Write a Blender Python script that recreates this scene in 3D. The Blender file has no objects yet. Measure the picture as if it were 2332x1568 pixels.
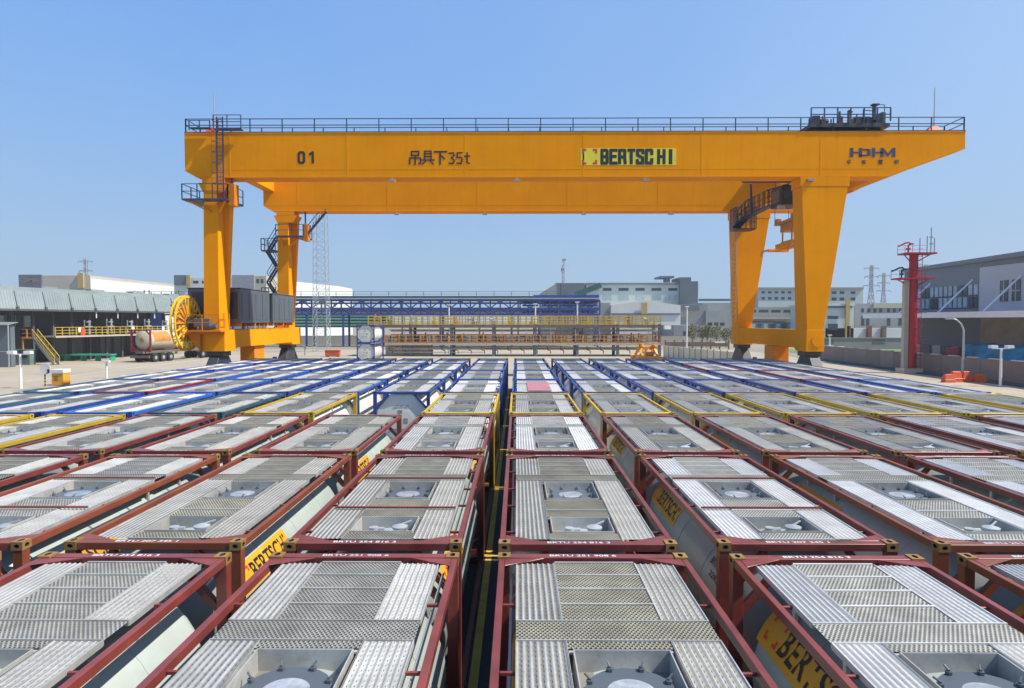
import bpy, bmesh, math, random
from mathutils import Vector, Matrix
R = math.radians
random.seed(7)
SC = bpy.context.scene
COL = SC.collection
# ------------------------------------------------------------------ camera, sky, sun, exposure
CAMZ = 5.53
PITCH, YAW = R(2.01), R(0.455)
cam = bpy.data.objects.new('camera', bpy.data.cameras.new('camera'))
cam.location = (0, 0, CAMZ)
cam.rotation_euler = (R(90) - PITCH, 0, YAW)
cam.data.sensor_width = 36.0
cam.data.lens = 23.31
cam.data.clip_end = 6000
COL.objects.link(cam)
SC.camera = cam
SUN_EL, SUN_AZ = R(52), R(101)          # azimuth from +Y towards +X: the sun stands to the right, a little behind the camera
w = bpy.data.worlds.new('World'); SC.world = w; w.use_nodes = True
nt = w.node_tree
sky = nt.nodes.new('ShaderNodeTexSky'); sky.sky_type = 'NISHITA'; sky.sun_disc = False
sky.sun_elevation = SUN_EL; sky.sun_rotation = SUN_AZ
sky.altitude = 0; sky.air_density = 1.25; sky.dust_density = 0.0; sky.ozone_density = 5.0
sep = nt.nodes.new('ShaderNodeSeparateColor'); cmb = nt.nodes.new('ShaderNodeCombineColor')
nt.links.new(sky.outputs[0], sep.inputs[0])
for i_, (pw, kf) in enumerate(((0.474, 0.74), (0.33, 1.35), (0.10, 3.25))):     # hazy, even blue sky: compress its range
    a_ = nt.nodes.new('ShaderNodeMath'); a_.operation = 'POWER'; a_.inputs[1].default_value = pw
    c_ = nt.nodes.new('ShaderNodeMath'); c_.operation = 'MULTIPLY'; c_.inputs[1].default_value = kf
    nt.links.new(sep.outputs[i_], a_.inputs[0]); nt.links.new(a_.outputs[0], c_.inputs[0]); nt.links.new(c_.outputs[0], cmb.inputs[i_])
tcw = nt.nodes.new('ShaderNodeTexCoord'); sx_ = nt.nodes.new('ShaderNodeSeparateXYZ'); nt.links.new(tcw.outputs['Generated'], sx_.inputs[0])
def wmap(src, a, b, c, d, pw):
    m_ = nt.nodes.new('ShaderNodeMapRange'); nt.links.new(src, m_.inputs[0])
    for i_, v_ in enumerate((a, b, 0.0, 1.0)): m_.inputs[i_+1].default_value = v_
    q_ = nt.nodes.new('ShaderNodeMath'); q_.operation = 'POWER'; q_.inputs[1].default_value = pw; nt.links.new(m_.outputs[0], q_.inputs[0])
    r_ = nt.nodes.new('ShaderNodeMath'); r_.operation = 'MULTIPLY'; r_.inputs[1].default_value = d; nt.links.new(q_.outputs[0], r_.inputs[0]); return r_.outputs[0]
def wmix(f, a, col):
    m_ = nt.nodes.new('ShaderNodeMix'); m_.data_type = 'RGBA'; nt.links.new(f, m_.inputs[0]); nt.links.new(a, m_.inputs[6]); m_.inputs[7].default_value = (*col, 1); return m_.outputs[2]
g_ = wmix(wmap(sx_.outputs[0], 0.0, 0.75, 0, 0.62, 1.3), cmb.outputs[0], (2.30, 3.10, 4.30))      # glare on the sun's side
h_ = wmix(wmap(sx_.outputs[2], 0.36, 0.0, 0, 0.85, 1.6), g_, (1.62, 2.30, 2.92))                   # grey-blue haze band at the horizon
nz_ = nt.nodes.new('ShaderNodeTexNoise'); nz_.inputs['Scale'].default_value = 1.6; nz_.inputs['Detail'].default_value = 4; nt.links.new(tcw.outputs['Generated'], nz_.inputs['Vector'])
v_ = wmix(wmap(nz_.outputs[0], 0.45, 0.75, 0, 0.16, 1.0), h_, (2.3, 2.9, 3.6))                     # faint thin cirrus veil
nt.links.new(v_, nt.nodes['Background'].inputs[0])
nt.nodes['Background'].inputs[1].default_value = 0.15
sun = bpy.data.objects.new('sun', bpy.data.lights.new('sun', 'SUN'))
sun.data.energy = 4.6; sun.data.angle = R(0.5); sun.data.color = (1.0, 0.94, 0.83)
sd = Vector((math.sin(SUN_AZ) * math.cos(SUN_EL), math.cos(SUN_AZ) * math.cos(SUN_EL), math.sin(SUN_EL)))
sun.rotation_euler = sd.to_track_quat('Z', 'Y').to_euler()
sun.location = (0, 0, 60)
COL.objects.link(sun)
SC.view_settings.view_transform = 'Standard'
SC.view_settings.look = 'None'
SC.view_settings.exposure = 0.6
SC.view_settings.gamma = 1.0

# ------------------------------------------------------------------ helpers
_cp, _sp = math.cos(PITCH), math.sin(PITCH)
def ray(x, y):
    a, b = (x - 1166) / 1510, (784 - y) / 1510
    v = Vector((a, _cp + b * _sp, -_sp + b * _cp))
    return Matrix.Rotation(YAW, 3, 'Z') @ v
def at(x, y, Y):
    v = ray(x, y); s = Y / v.y
    return Vector((v.x * s, Y, CAMZ + v.z * s))
def gnd(x, y, z=0.0):
    v = ray(x, y); s = (z - CAMZ) / v.z
    return Vector((v.x * s, v.y * s, z))

class MB:
    def __init__(s): s.bm = bmesh.new()
    def face(s, pts, m=0):
        f = s.bm.faces.new([s.bm.verts.new(p) for p in pts]); f.material_index = m; return f
    def box(s, x0, x1, y0, y1, z0, z1, m=0):
        if x0 > x1: x0, x1 = x1, x0
        if y0 > y1: y0, y1 = y1, y0
        if z0 > z1: z0, z1 = z1, z0
        v = [s.bm.verts.new(p) for p in ((x0,y0,z0),(x1,y0,z0),(x1,y1,z0),(x0,y1,z0),(x0,y0,z1),(x1,y0,z1),(x1,y1,z1),(x0,y1,z1))]
        for q in ((3,2,1,0),(4,5,6,7),(0,1,5,4),(1,2,6,5),(2,3,7,6),(3,0,4,7)):
            s.bm.faces.new([v[i] for i in q]).material_index = m
    def hexa(s, b, t, m=0):              # bottom ring and top ring (same winding, ccw from above)
        n = len(b)
        vb = [s.bm.verts.new(p) for p in b]; vt = [s.bm.verts.new(p) for p in t]
        s.bm.faces.new(vb[::-1]).material_index = m
        s.bm.faces.new(vt).material_index = m
        for i in range(n):
            j = (i + 1) % n
            s.bm.faces.new((vb[i], vb[j], vt[j], vt[i])).material_index = m
    def prism(s, poly, ax, a0, a1, m=0):  # polygon in the two other axes, extruded along ax
        def P(u, v, a): return {'x': (a,u,v), 'y': (u,a,v), 'z': (u,v,a)}[ax]
        s.hexa([P(u, v, a0) for u, v in poly], [P(u, v, a1) for u, v in poly], m)
    def bar(s, p, q, w, h=None, m=0):
        h = h or w
        p, q = Vector(p), Vector(q); d = (q - p)
        if d.length < 1e-6: return
        d.normalize()
        up = Vector((0,0,1)) if abs(d.z) < 0.95 else Vector((0,1,0))
        a = d.cross(up).normalized() * w / 2; b = a.cross(d).normalized() * h / 2
        s.hexa([p-a-b, p+a-b, p+a+b, p-a+b], [q-a-b, q+a-b, q+a+b, q-a+b], m)
    def tube(s, p, q, r, n=8, r2=None, m=0):
        r2 = r if r2 is None else r2
        p, q = Vector(p), Vector(q); d = (q - p).normalized()
        up = Vector((0,0,1)) if abs(d.z) < 0.95 else Vector((0,1,0))
        a = d.cross(up).normalized(); b = a.cross(d)
        c = [(math.cos(2*math.pi*i/n), math.sin(2*math.pi*i/n)) for i in range(n)]
        s.hexa([p + a*r*x - b*r*y for x, y in c], [q + a*r2*x - b*r2*y for x, y in c], m)
    def path(s, pts, r, n=6, m=0):
        for i in range(len(pts)-1): s.tube(pts[i], pts[i+1], r, n, m=m)
    def lathe(s, prof, c, ax='z', n=24, m=0):   # prof: (radius, t) along axis
        rings = []
        for r, t in prof:
            ring = []
            for i in range(n):
                a = 2*math.pi*i/n; u, v = r*math.cos(a), r*math.sin(a)
                o = {'x': (t,u,v), 'y': (u,t,v), 'z': (u,v,t)}[ax]
                ring.append(s.bm.verts.new((c[0]+o[0], c[1]+o[1], c[2]+o[2])))
            rings.append(ring)
        for a, b in zip(rings, rings[1:]):
            for i in range(n):
                j = (i+1) % n
                s.bm.faces.new((a[i], a[j], b[j], b[i])).material_index = m
        s.bm.faces.new(rings[0][::-1]).material_index = m; s.bm.faces.new(rings[-1]).material_index = m
    def mesh(s, me, M, m=0):
        vs = [s.bm.verts.new(M @ v.co) for v in me.vertices]
        for p in me.polygons:
            try: s.bm.faces.new([vs[i] for i in p.vertices]).material_index = m
            except ValueError: pass
    def build(s, name, mats, parent=None, smooth=False, bevel=0, rot=None):
        if bevel:
            bmesh.ops.bevel(s.bm, geom=list(s.bm.edges), offset=bevel, segments=1, profile=0.5, affect='EDGES', clamp_overlap=True)
        bmesh.ops.recalc_face_normals(s.bm, faces=s.bm.faces)
        off = Vector((0,0,0))
        if parent is not None:
            r = parent
            while r.parent: r = r.parent
            off = r.location.copy()
            if rot is None: bmesh.ops.translate(s.bm, verts=s.bm.verts, vec=-off)
        me = bpy.data.meshes.new(name); s.bm.to_mesh(me); s.bm.free()
        if not isinstance(mats, (list, tuple)): mats = [mats]
        for m in mats: me.materials.append(m)
        if smooth:
            for p in me.polygons: p.use_smooth = True
            me.set_sharp_from_angle(angle=R(40))
        o = bpy.data.objects.new(name, me); COL.objects.link(o)
        if parent is not None: o.parent = parent
        return o

def tag(o, label, cat, group=None):
    o['label'] = label; o['category'] = cat
    if group: o['group'] = group
    return o
def thing(name, label, cat, loc=(0,0,0), group=None):
    o = bpy.data.objects.new(name, None); o.location = loc; o.empty_display_size = 0.3
    COL.objects.link(o); return tag(o, label, cat, group)
def structure(o): o['kind'] = 'structure'; return o
def copy_tree(o, parent=None):
    c = o.copy(); COL.objects.link(c)
    if parent is not None: c.parent = parent
    for ch in list(o.children): copy_tree(ch, c)
    return c
_txt = {}
def text_mesh(body, bold=0.0, space=1.0):
    k = (body, bold, space)
    if k not in _txt:
        cu = bpy.data.curves.new('t', 'FONT'); cu.body = body; cu.size = 1.0; cu.offset = bold; cu.space_character = space
        cu.align_x = 'LEFT'; cu.resolution_u = 3
        ob = bpy.data.objects.new('t', cu); COL.objects.link(ob)
        bpy.context.view_layer.update()
        me = bpy.data.meshes.new_from_object(ob.evaluated_get(bpy.context.evaluated_depsgraph_get()))
        bpy.data.objects.remove(ob)
        xs = [v.co.x for v in me.vertices]; ys = [v.co.y for v in me.vertices]
        x0, x1, y0, y1 = min(xs), max(xs), min(ys), max(ys)
        for v in me.vertices: v.co = ((v.co.x-x0)/(x1-x0), (v.co.y-y0)/(y1-y0), 0)   # unit box
        _txt[k] = me
    return _txt[k]

# ------------------------------------------------------------------ materials
class NB:
    def __init__(s, name):
        s.m = bpy.data.materials.new(name); s.m.use_nodes = True; s.nt = s.m.node_tree
        s.b = s.nt.nodes['Principled BSDF']; s.out = s.nt.nodes['Material Output']
    def n(s, t, **k):
        x = s.nt.nodes.new(t)
        for a, v in k.items(): setattr(x, a, v)
        return x
    def l(s, a, b): s.nt.links.new(a, b)
    def math(s, op, a, b=None, c=None):
        x = s.n('ShaderNodeMath', operation=op)
        for i, v in enumerate((a, b, c)):
            if v is None: continue
            if isinstance(v, (int, float)): x.inputs[i].default_value = v
            else: s.l(v, x.inputs[i])
        return x.outputs[0]
    def coords(s, rnd=True):
        tc = s.n('ShaderNodeTexCoord').outputs['Object']
        if not rnd: return tc
        oi = s.n('ShaderNodeObjectInfo').outputs['Random']
        v = s.n('ShaderNodeVectorMath', operation='MULTIPLY_ADD')
        s.l(oi, v.inputs[0]); v.inputs[1].default_value = (37, 53, 71); s.l(tc, v.inputs[2])
        return v.outputs[0]
    def noise(s, co, scale, detail=4, rough=0.6):
        x = s.n('ShaderNodeTexNoise'); x.inputs['Scale'].default_value = scale; x.inputs['Detail'].default_value = detail
        x.inputs['Roughness'].default_value = rough; s.l(co, x.inputs['Vector']); return x.outputs['Fac']
    def ramp(s, f, stops):
        x = s.n('ShaderNodeValToRGB'); e = x.color_ramp.elements
        while len(e) < len(stops): e.new(0.5)
        for i, (p, c) in enumerate(stops): e[i].position = p; e[i].color = (*c, 1)
        s.l(f, x.inputs[0]); return x.outputs[0]
    def mixc(s, f, a, b):
        x = s.n('ShaderNodeMix', data_type='RGBA')
        if isinstance(f, float): x.inputs[0].default_value = f
        else: s.l(f, x.inputs[0])
        for i, v in ((6, a), (7, b)):
            if isinstance(v, tuple): x.inputs[i].default_value = (*v, 1)
            else: s.l(v, x.inputs[i])
        return x.outputs[2]
    def bump(s, h, strength=0.2, dist=0.01):
        x = s.n('ShaderNodeBump'); x.inputs['Strength'].default_value = strength; x.inputs['Distance'].default_value = dist
        s.l(h, x.inputs['Height']); s.l(x.outputs[0], s.b.inputs['Normal'])

def paint(name, c, rough=0.45, metal=0.0, var=0.16, scale=1.5, dirt=None, dirt_amt=0.35, bump=0.05):
    b = NB(name); co = b.coords()
    f = b.noise(co, scale)
    lo = tuple(v * (1 - var) for v in c); hi = tuple(min(1, v * (1 + var)) for v in c)
    colr = b.ramp(f, [(0.3, lo), (0.7, hi)])
    if dirt:
        g = b.noise(co, scale * 5, 6, 0.7)
        k = b.math('MULTIPLY', b.math('GREATER_THAN', g, 0.6), dirt_amt)
        gg = b.n('ShaderNodeMapRange'); gg.inputs[1].default_value = 0.52; gg.inputs[2].default_value = 0.72; gg.inputs[4].default_value = dirt_amt
        b.l(g, gg.inputs[0])
        colr = b.mixc(gg.outputs[0], colr, dirt)
    hv = b.n('ShaderNodeHueSaturation'); b.l(colr, hv.inputs['Color'])
    rv_ = b.n('ShaderNodeMapRange'); rv_.inputs[3].default_value = 0.86; rv_.inputs[4].default_value = 1.12; b.l(b.n('ShaderNodeObjectInfo').outputs['Random'], rv_.inputs[0]); b.l(rv_.outputs[0], hv.inputs['Value'])
    b.l(hv.outputs[0], b.b.inputs['Base Color'])
    b.b.inputs['Metallic'].default_value = metal
    rr = b.n('ShaderNodeMapRange'); rr.inputs[3].default_value = max(0.05, rough - 0.1); rr.inputs[4].default_value = min(1, rough + 0.12)
    b.l(f, rr.inputs[0]); b.l(rr.outputs[0], b.b.inputs['Roughness'])
    if bump: b.bump(b.noise(co, scale * 12, 3), bump, 0.01)
    return b.m

def grating(name, c, px, py, thr, metal=0.0, rough=0.5, stag=True):
    """Punched anti-slip sheet: rows of holes, their shade painted as dark spots, with raised rims."""
    b = NB(name); tc = b.n('ShaderNodeTexCoord').outputs['Object']
    sp = b.n('ShaderNodeSeparateXYZ'); b.l(tc, sp.inputs[0])
    u = b.math('DIVIDE', sp.outputs[0], px); v = b.math('DIVIDE', sp.outputs[1], py)
    if stag: u, v = b.math('ADD', u, v), b.math('SUBTRACT', u, v)
    k = 2 * math.pi
    su = b.math('COSINE', b.math('MULTIPLY', u, k)); sv = b.math('COSINE', b.math('MULTIPLY', v, k))
    h = b.math('MULTIPLY', b.math('ADD', su, sv), 0.5)
    co = b.coords(); wob = b.noise(co, 5.0, 3)
    hole = b.math('GREATER_THAN', b.math('ADD', h, b.math('MULTIPLY', b.math('SUBTRACT', wob, 0.5), 0.5)), thr)
    f = b.noise(co, 2.2, 5)
    lo = tuple(x * 0.70 for x in c); hi = tuple(min(1, x * 1.15) for x in c)
    colr = b.ramp(f, [(0.32, lo), (0.68, hi)])
    g = b.n('ShaderNodeMapRange'); g.inputs[1].default_value = 0.52; g.inputs[2].default_value = 0.72; g.inputs[4].default_value = 0.5
    b.l(b.noise(co, 7, 6, 0.7), g.inputs[0])
    colr = b.mixc(g.outputs[0], colr, tuple(x * y for x, y in zip(c, (0.60, 0.52, 0.42))))
    hv = b.n('ShaderNodeHueSaturation'); b.l(colr, hv.inputs['Color'])
    rv_ = b.n('ShaderNodeMapRange'); rv_.inputs[3].default_value = 0.78; rv_.inputs[4].default_value = 1.18; b.l(b.n('ShaderNodeObjectInfo').outputs['Random'], rv_.inputs[0]); b.l(rv_.outputs[0], hv.inputs['Value'])
    b.l(hv.outputs[0], b.b.inputs['Base Color'])
    b.b.inputs['Metallic'].default_value = metal; b.b.inputs['Roughness'].default_value = rough
    b.bump(h, 0.7, min(px, py) * 0.25)
    dk = b.n('ShaderNodeBsdfDiffuse'); dk.inputs[0].default_value = (0.035, 0.034, 0.03, 1)    # dark colour for the shade inside the holes
    mx = b.n('ShaderNodeMixShader')
    b.l(hole, mx.inputs[0]); b.l(b.b.outputs[0], mx.inputs[1]); b.l(dk.outputs[0], mx.inputs[2])
    b.l(mx.outputs[0], b.out.inputs[0])
    return b.m

M = {}
def mk(k, *a, **kw): M[k] = paint(k, *a, **kw)
mk('oxide_red', (0.175, 0.036, 0.029), 0.36, dirt=(0.11, 0.045, 0.035), dirt_amt=0.65, var=0.28, scale=2.2)
mk('oxide_orange', (0.20, 0.052, 0.024), 0.45, dirt=(0.16, 0.05, 0.03), var=0.2)
mk('frame_yellow', (0.465, 0.315, 0.022), 0.42, dirt=(0.3, 0.17, 0.05), var=0.15)
mk('frame_blue', (0.016, 0.050, 0.235), 0.4, var=0.25, dirt=(0.1, 0.1, 0.2))
mk('frame_bright_blue', (0.030, 0.105, 0.390), 0.4, var=0.2)
mk('frame_teal', (0.035, 0.085, 0.125), 0.45, var=0.25)
mk('frame_crimson', (0.247, 0.022, 0.030), 0.4, var=0.2)
mk('casting_ochre', (0.252, 0.140, 0.038), 0.55, dirt=(0.2, 0.07, 0.03), dirt_amt=0.7, scale=4)
mk('tank_grey', (0.347, 0.391, 0.372), 0.38, var=0.08, dirt=(0.33, 0.36, 0.33), dirt_amt=0.3)
mk('tank_white', (0.66, 0.66, 0.62), 0.35, var=0.06, dirt=(0.5, 0.48, 0.42), dirt_amt=0.3)
mk('alu', (0.39, 0.385, 0.365), 0.45, metal=0.15, var=0.2, dirt=(0.24, 0.22, 0.18), dirt_amt=0.5, scale=2.5)
mk('lid_steel', (0.42, 0.44, 0.46), 0.32, metal=0.35, var=0.35, scale=5, dirt=(0.2, 0.18, 0.14), bump=0.4)
mk('alu_bright', (0.56, 0.55, 0.52), 0.45, metal=0.05, var=0.12, dirt=(0.4, 0.37, 0.31), dirt_amt=0.4, scale=2.5)
mk('tray_floor', (0.300, 0.288, 0.240), 0.4, metal=0.4, var=0.2, dirt=(0.33, 0.27, 0.17), scale=2.5)
mk('banner_yellow', (0.615, 0.300, 0.015), 0.4, var=0.06)
mk('letter_black', (0.014, 0.014, 0.016), 0.5, var=0.1)
mk('letter_white', (0.656, 0.640, 0.632), 0.5, var=0.05)
mk('emblem_red', (0.62, 0.04, 0.03), 0.45, var=0.06)
mk('emblem_yellow', (0.75, 0.62, 0.03), 0.45, var=0.06)
mk('dark_steel', (0.035, 0.037, 0.042), 0.5, var=0.3)
mk('rail_dark', (0.028, 0.045, 0.095), 0.5, var=0.2)
mk('crane_yellow', (0.76, 0.285, 0.0), 0.5, var=0.05, scale=0.35, dirt=(0.5, 0.18, 0.0), dirt_amt=0.25, bump=0.02)
mk('crane_deep_orange', (0.62, 0.20, 0.008), 0.5, var=0.12)  # deeper orange of the crane's boxes, brackets and sill railing
mk('house_grey', (0.085, 0.10, 0.115), 0.45, var=0.1, scale=0.6)
mk('house_black', (0.03, 0.03, 0.035), 0.5, var=0.1)
mk('reel_yellow', (0.80, 0.50, 0.02), 0.42, var=0.08)
mk('tyre', (0.02, 0.02, 0.021), 0.7, var=0.3)
mk('steel_grey', (0.28, 0.29, 0.30), 0.5, var=0.12)
mk('galv', (0.400, 0.424, 0.432), 0.45, metal=0.3, var=0.12)
mk('white_paint', (0.78, 0.78, 0.77), 0.45, var=0.05)
mk('cream_wall', (0.62, 0.61, 0.56), 0.75, var=0.06, scale=0.2)
mk('white_wall', (0.646, 0.654, 0.629), 0.7, var=0.05, scale=0.15)
mk('beige_wall', (0.47, 0.44, 0.36), 0.8, var=0.08, scale=0.2)
mk('pale_green_wall', (0.50, 0.56, 0.52), 0.7, var=0.06, scale=0.15)
mk('slate_wall', (0.115, 0.14, 0.16), 0.6, var=0.1, scale=0.2)
mk('grey_wall', (0.27, 0.28, 0.27), 0.75, var=0.1, scale=0.3)
mk('shed_dark', (0.075, 0.08, 0.085), 0.7, var=0.2, scale=0.4)
mk('shed_roof', (0.27, 0.315, 0.315), 0.4, metal=0.2, var=0.1, scale=0.4, dirt=(0.3, 0.34, 0.32))
mk('window_glass', (0.035, 0.06, 0.075), 0.12, var=0.3)
mk('window_sky_bright', (0.33, 0.42, 0.44), 0.1, var=0.2)  # pale panes: sky showing in the glass put into the colour
mk('rail_yellow', (0.56, 0.39, 0.045), 0.5, var=0.15)
mk('rust_orange', (0.52, 0.21, 0.04), 0.6, var=0.3, scale=2)
mk('brown_steel', (0.16, 0.11, 0.085), 0.6, var=0.3, scale=1)
mk('pipe_blue', (0.02, 0.055, 0.27), 0.45, var=0.2)
mk('pipe_green', (0.05, 0.15, 0.12), 0.5, var=0.2)
mk('sign_blue', (0.03, 0.09, 0.33), 0.4, var=0.1)
mk('monitor_red', (0.42, 0.008, 0.02), 0.4, var=0.1)
mk('conc_post', (0.50, 0.43, 0.34), 0.8, var=0.08)
mk('wall_brown', (0.25, 0.205, 0.165), 0.8, var=0.1, scale=0.5)
mk('building_grey', (0.20, 0.222, 0.235), 0.5, var=0.06, scale=0.2)
mk('building_panel', (0.42, 0.44, 0.45), 0.5, var=0.05, scale=0.2)
mk('building_tan', (0.34, 0.285, 0.22), 0.75, var=0.2, scale=0.6)
mk('barrier_orange', (0.62, 0.09, 0.02), 0.5, var=0.15)
mk('tarp_blue', (0.02, 0.25, 0.37), 0.6, var=0.3, scale=0.8, bump=0.4)
mk('tarp_red', (0.28, 0.03, 0.06), 0.6, var=0.3, scale=0.8)
mk('bench_green', (0.03, 0.30, 0.19), 0.5, var=0.1)
mk('cabinet_orange', (0.72, 0.33, 0.02), 0.45, var=0.08)
mk('truck_cream', (0.518, 0.476, 0.364), 0.4, var=0.12, dirt=(0.45, 0.33, 0.2))
mk('pylon_grey', (0.33, 0.36, 0.38), 0.6, var=0.1)
mk('mast_galv', (0.40, 0.44, 0.46), 0.5, var=0.1)
def crane_paint():
    b = NB('crane_yellow'); tc = b.n('ShaderNodeTexCoord').outputs['Object']
    def st(sx, sz):
        mp = b.n('ShaderNodeMapping'); mp.inputs['Scale'].default_value = (sx, sx, sz); b.l(tc, mp.inputs['Vector']); return mp.outputs[0]
    big = b.noise(st(0.25, 0.3), 1.0, 4); streak = b.noise(st(2.2, 0.12), 1.0, 6, 0.7); fine = b.noise(tc, 3.5, 8, 0.75)
    c = b.ramp(big, [(0.3, (0.78, 0.270, 0.0)), (0.7, (0.89, 0.318, 0.0))])
    g = b.n('ShaderNodeMapRange'); g.inputs[1].default_value = 0.50; g.inputs[2].default_value = 0.78; g.inputs[4].default_value = 0.32; b.l(streak, g.inputs[0])
    c = b.mixc(g.outputs[0], c, (0.60, 0.19, 0.0))
    g2 = b.n('ShaderNodeMapRange'); g2.inputs[1].default_value = 0.60; g2.inputs[2].default_value = 0.80; g2.inputs[4].default_value = 0.35; b.l(fine, g2.inputs[0])
    c = b.mixc(g2.outputs[0], c, (0.95, 0.42, 0.01))
    b.l(c, b.b.inputs['Base Color']); b.b.inputs['Roughness'].default_value = 0.5; b.bump(big, 0.08, 0.05)
    return b.m
M['crane_yellow'] = crane_paint()
M['crane_yellow'].node_tree.nodes['Principled BSDF'].inputs['Specular IOR Level'].default_value = 0.03
M['crane_deep_orange'].node_tree.nodes['Principled BSDF'].inputs['Specular IOR Level'].default_value = 0.15
M['mesh_grey'] = grating('mesh_grey', (0.36, 0.35, 0.31), 0.046, 0.072, 0.30)
M['mesh_tan'] = grating('mesh_tan', (0.30, 0.28, 0.21), 0.046, 0.072, 0.24)
M['plank_grey'] = grating('plank_grey', (0.375, 0.365, 0.335), 0.0657, 0.085, 0.50, stag=False)
M['plank_tan'] = grating('plank_tan', (0.29, 0.27, 0.215), 0.0657, 0.085, 0.46, stag=False)
M['plank_white'] = grating('plank_white', (0.50, 0.49, 0.46), 0.0657, 0.085, 0.66, stag=False)
for k_ in ('mesh_grey','mesh_tan','plank_grey','plank_tan','plank_white'): M[k_].node_tree.nodes['Principled BSDF'].inputs['Specular IOR Level'].default_value = 0.25

def ground_mat():
    b = NB('concrete_ground'); co = b.n('ShaderNodeTexCoord').outputs['Object']
    f = b.noise(co, 0.08, 5); f2 = b.noise(co, 1.7, 6, 0.7)
    c = b.ramp(f, [(0.35, (0.345, 0.285, 0.20)), (0.65, (0.42, 0.355, 0.255))])
    c = b.mixc(b.math('MULTIPLY', f2, 0.35), c, (0.22, 0.20, 0.17))
    mp = b.n('ShaderNodeMapping'); mp.inputs['Scale'].default_value = (0.9, 0.035, 1); b.l(co, mp.inputs['Vector'])
    tm = b.n('ShaderNodeMapRange'); tm.inputs[1].default_value = 0.55; tm.inputs[2].default_value = 0.75; tm.inputs[4].default_value = 0.5
    b.l(b.noise(mp.outputs[0], 1.0, 5, 0.65), tm.inputs[0]); c = b.mixc(tm.outputs[0], c, (0.15, 0.14, 0.125))
    st = b.n('ShaderNodeMapRange'); st.inputs[1].default_value = 0.62; st.inputs[2].default_value = 0.70; st.inputs[4].default_value = 0.45
    b.l(b.noise(co, 0.35, 5, 0.6), st.inputs[0]); c = b.mixc(st.outputs[0], c, (0.17, 0.155, 0.13))
    br = b.n('ShaderNodeTexBrick'); br.offset = 0.0; br.inputs['Scale'].default_value = 1.0; br.inputs['Brick Width'].default_value = 5.0; br.inputs['Row Height'].default_value = 5.0
    br.inputs['Mortar Size'].default_value = 0.03; b.l(co, br.inputs['Vector'])
    c = b.mixc(b.math('MULTIPLY', br.outputs['Fac'], 0.5), c, (0.16, 0.15, 0.14))
    b.l(c, b.b.inputs['Base Color']); b.b.inputs['Roughness'].default_value = 0.85
    return b.m
M['ground'] = ground_mat()
mk('ochre', (0.42, 0.31, 0.10), 0.7, var=0.1)
mk('fence_cream', (0.78, 0.69, 0.48), 0.8, var=0.06, scale=0.4)
mk('cover_pink', (0.36, 0.15, 0.165), 0.6, var=0.15, scale=2)
mk('earth', (0.225, 0.195, 0.143), 0.9, var=0.25, scale=0.02, dirt=(0.16, 0.17, 0.08), dirt_amt=0.6)
mk('dark_paving', (0.06, 0.06, 0.062), 0.85, var=0.2, scale=0.5)  # stacking area, and the shadow painted along the right wall
mk('lawn', (0.13, 0.19, 0.035), 0.9, var=0.35, scale=0.6)
mk('mark_yellow', (0.60, 0.40, 0.04), 0.6, var=0.25, scale=3)

# ------------------------------------------------------------------ the setting
g = MB(); g.face([(-3000,-300,-0.012),(3000,-300,-0.012),(3000,4500,-0.012),(-3000,4500,-0.012)])
structure(g.build('ground', M['earth']))
g = MB(); g.face([(-95,-60,0),(42.0,-60,0),(42.0,128,0),(-95,128,0)])
structure(g.build('yard_pavement', M['ground']))
g = MB(); g.face([(-21.3,-30,0.004),(20.6,-30,0.004),(20.6,54,0.004),(-21.3,54,0.004)])
structure(g.build('stacking_area', M['dark_paving']))
g = MB()
for k in range(9):
    y = 2.6 + 6.42 * k
    g.box(-0.78, -0.2, y - 0.07, y + 0.07, 0.0045, 0.008)
g.box(-0.74, -0.60, -10, 54, 0.0045, 0.007)
structure(g.build('ground_marking', M['mark_yellow']))
g = MB()
for k in range(9):
    x = -40 + 1.6*k; g.face([(x,66,.006),(x+.5,66,.006),(x+1.9,70,.006),(x+1.4,70,.006)])
g.face([(-24.6,-20,.006),(-24.45,-20,.006),(-24.45,110,.006),(-24.6,110,.006)]); g.face([(-45,60,.006),(-44.85,60,.006),(-44.85,118,.006),(-45,118,.006)])
structure(g.build('road_marking', M['letter_white']))
for X in (-22.45, 21.75):
    g = MB(); g.box(X-0.06, X+0.06, -60, 120, 0.0, 0.09); g.box(X-0.35, X+0.35, -60, 120, 0.001, 0.012)
    structure(g.build('crane_rail', M['steel_grey']))

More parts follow.
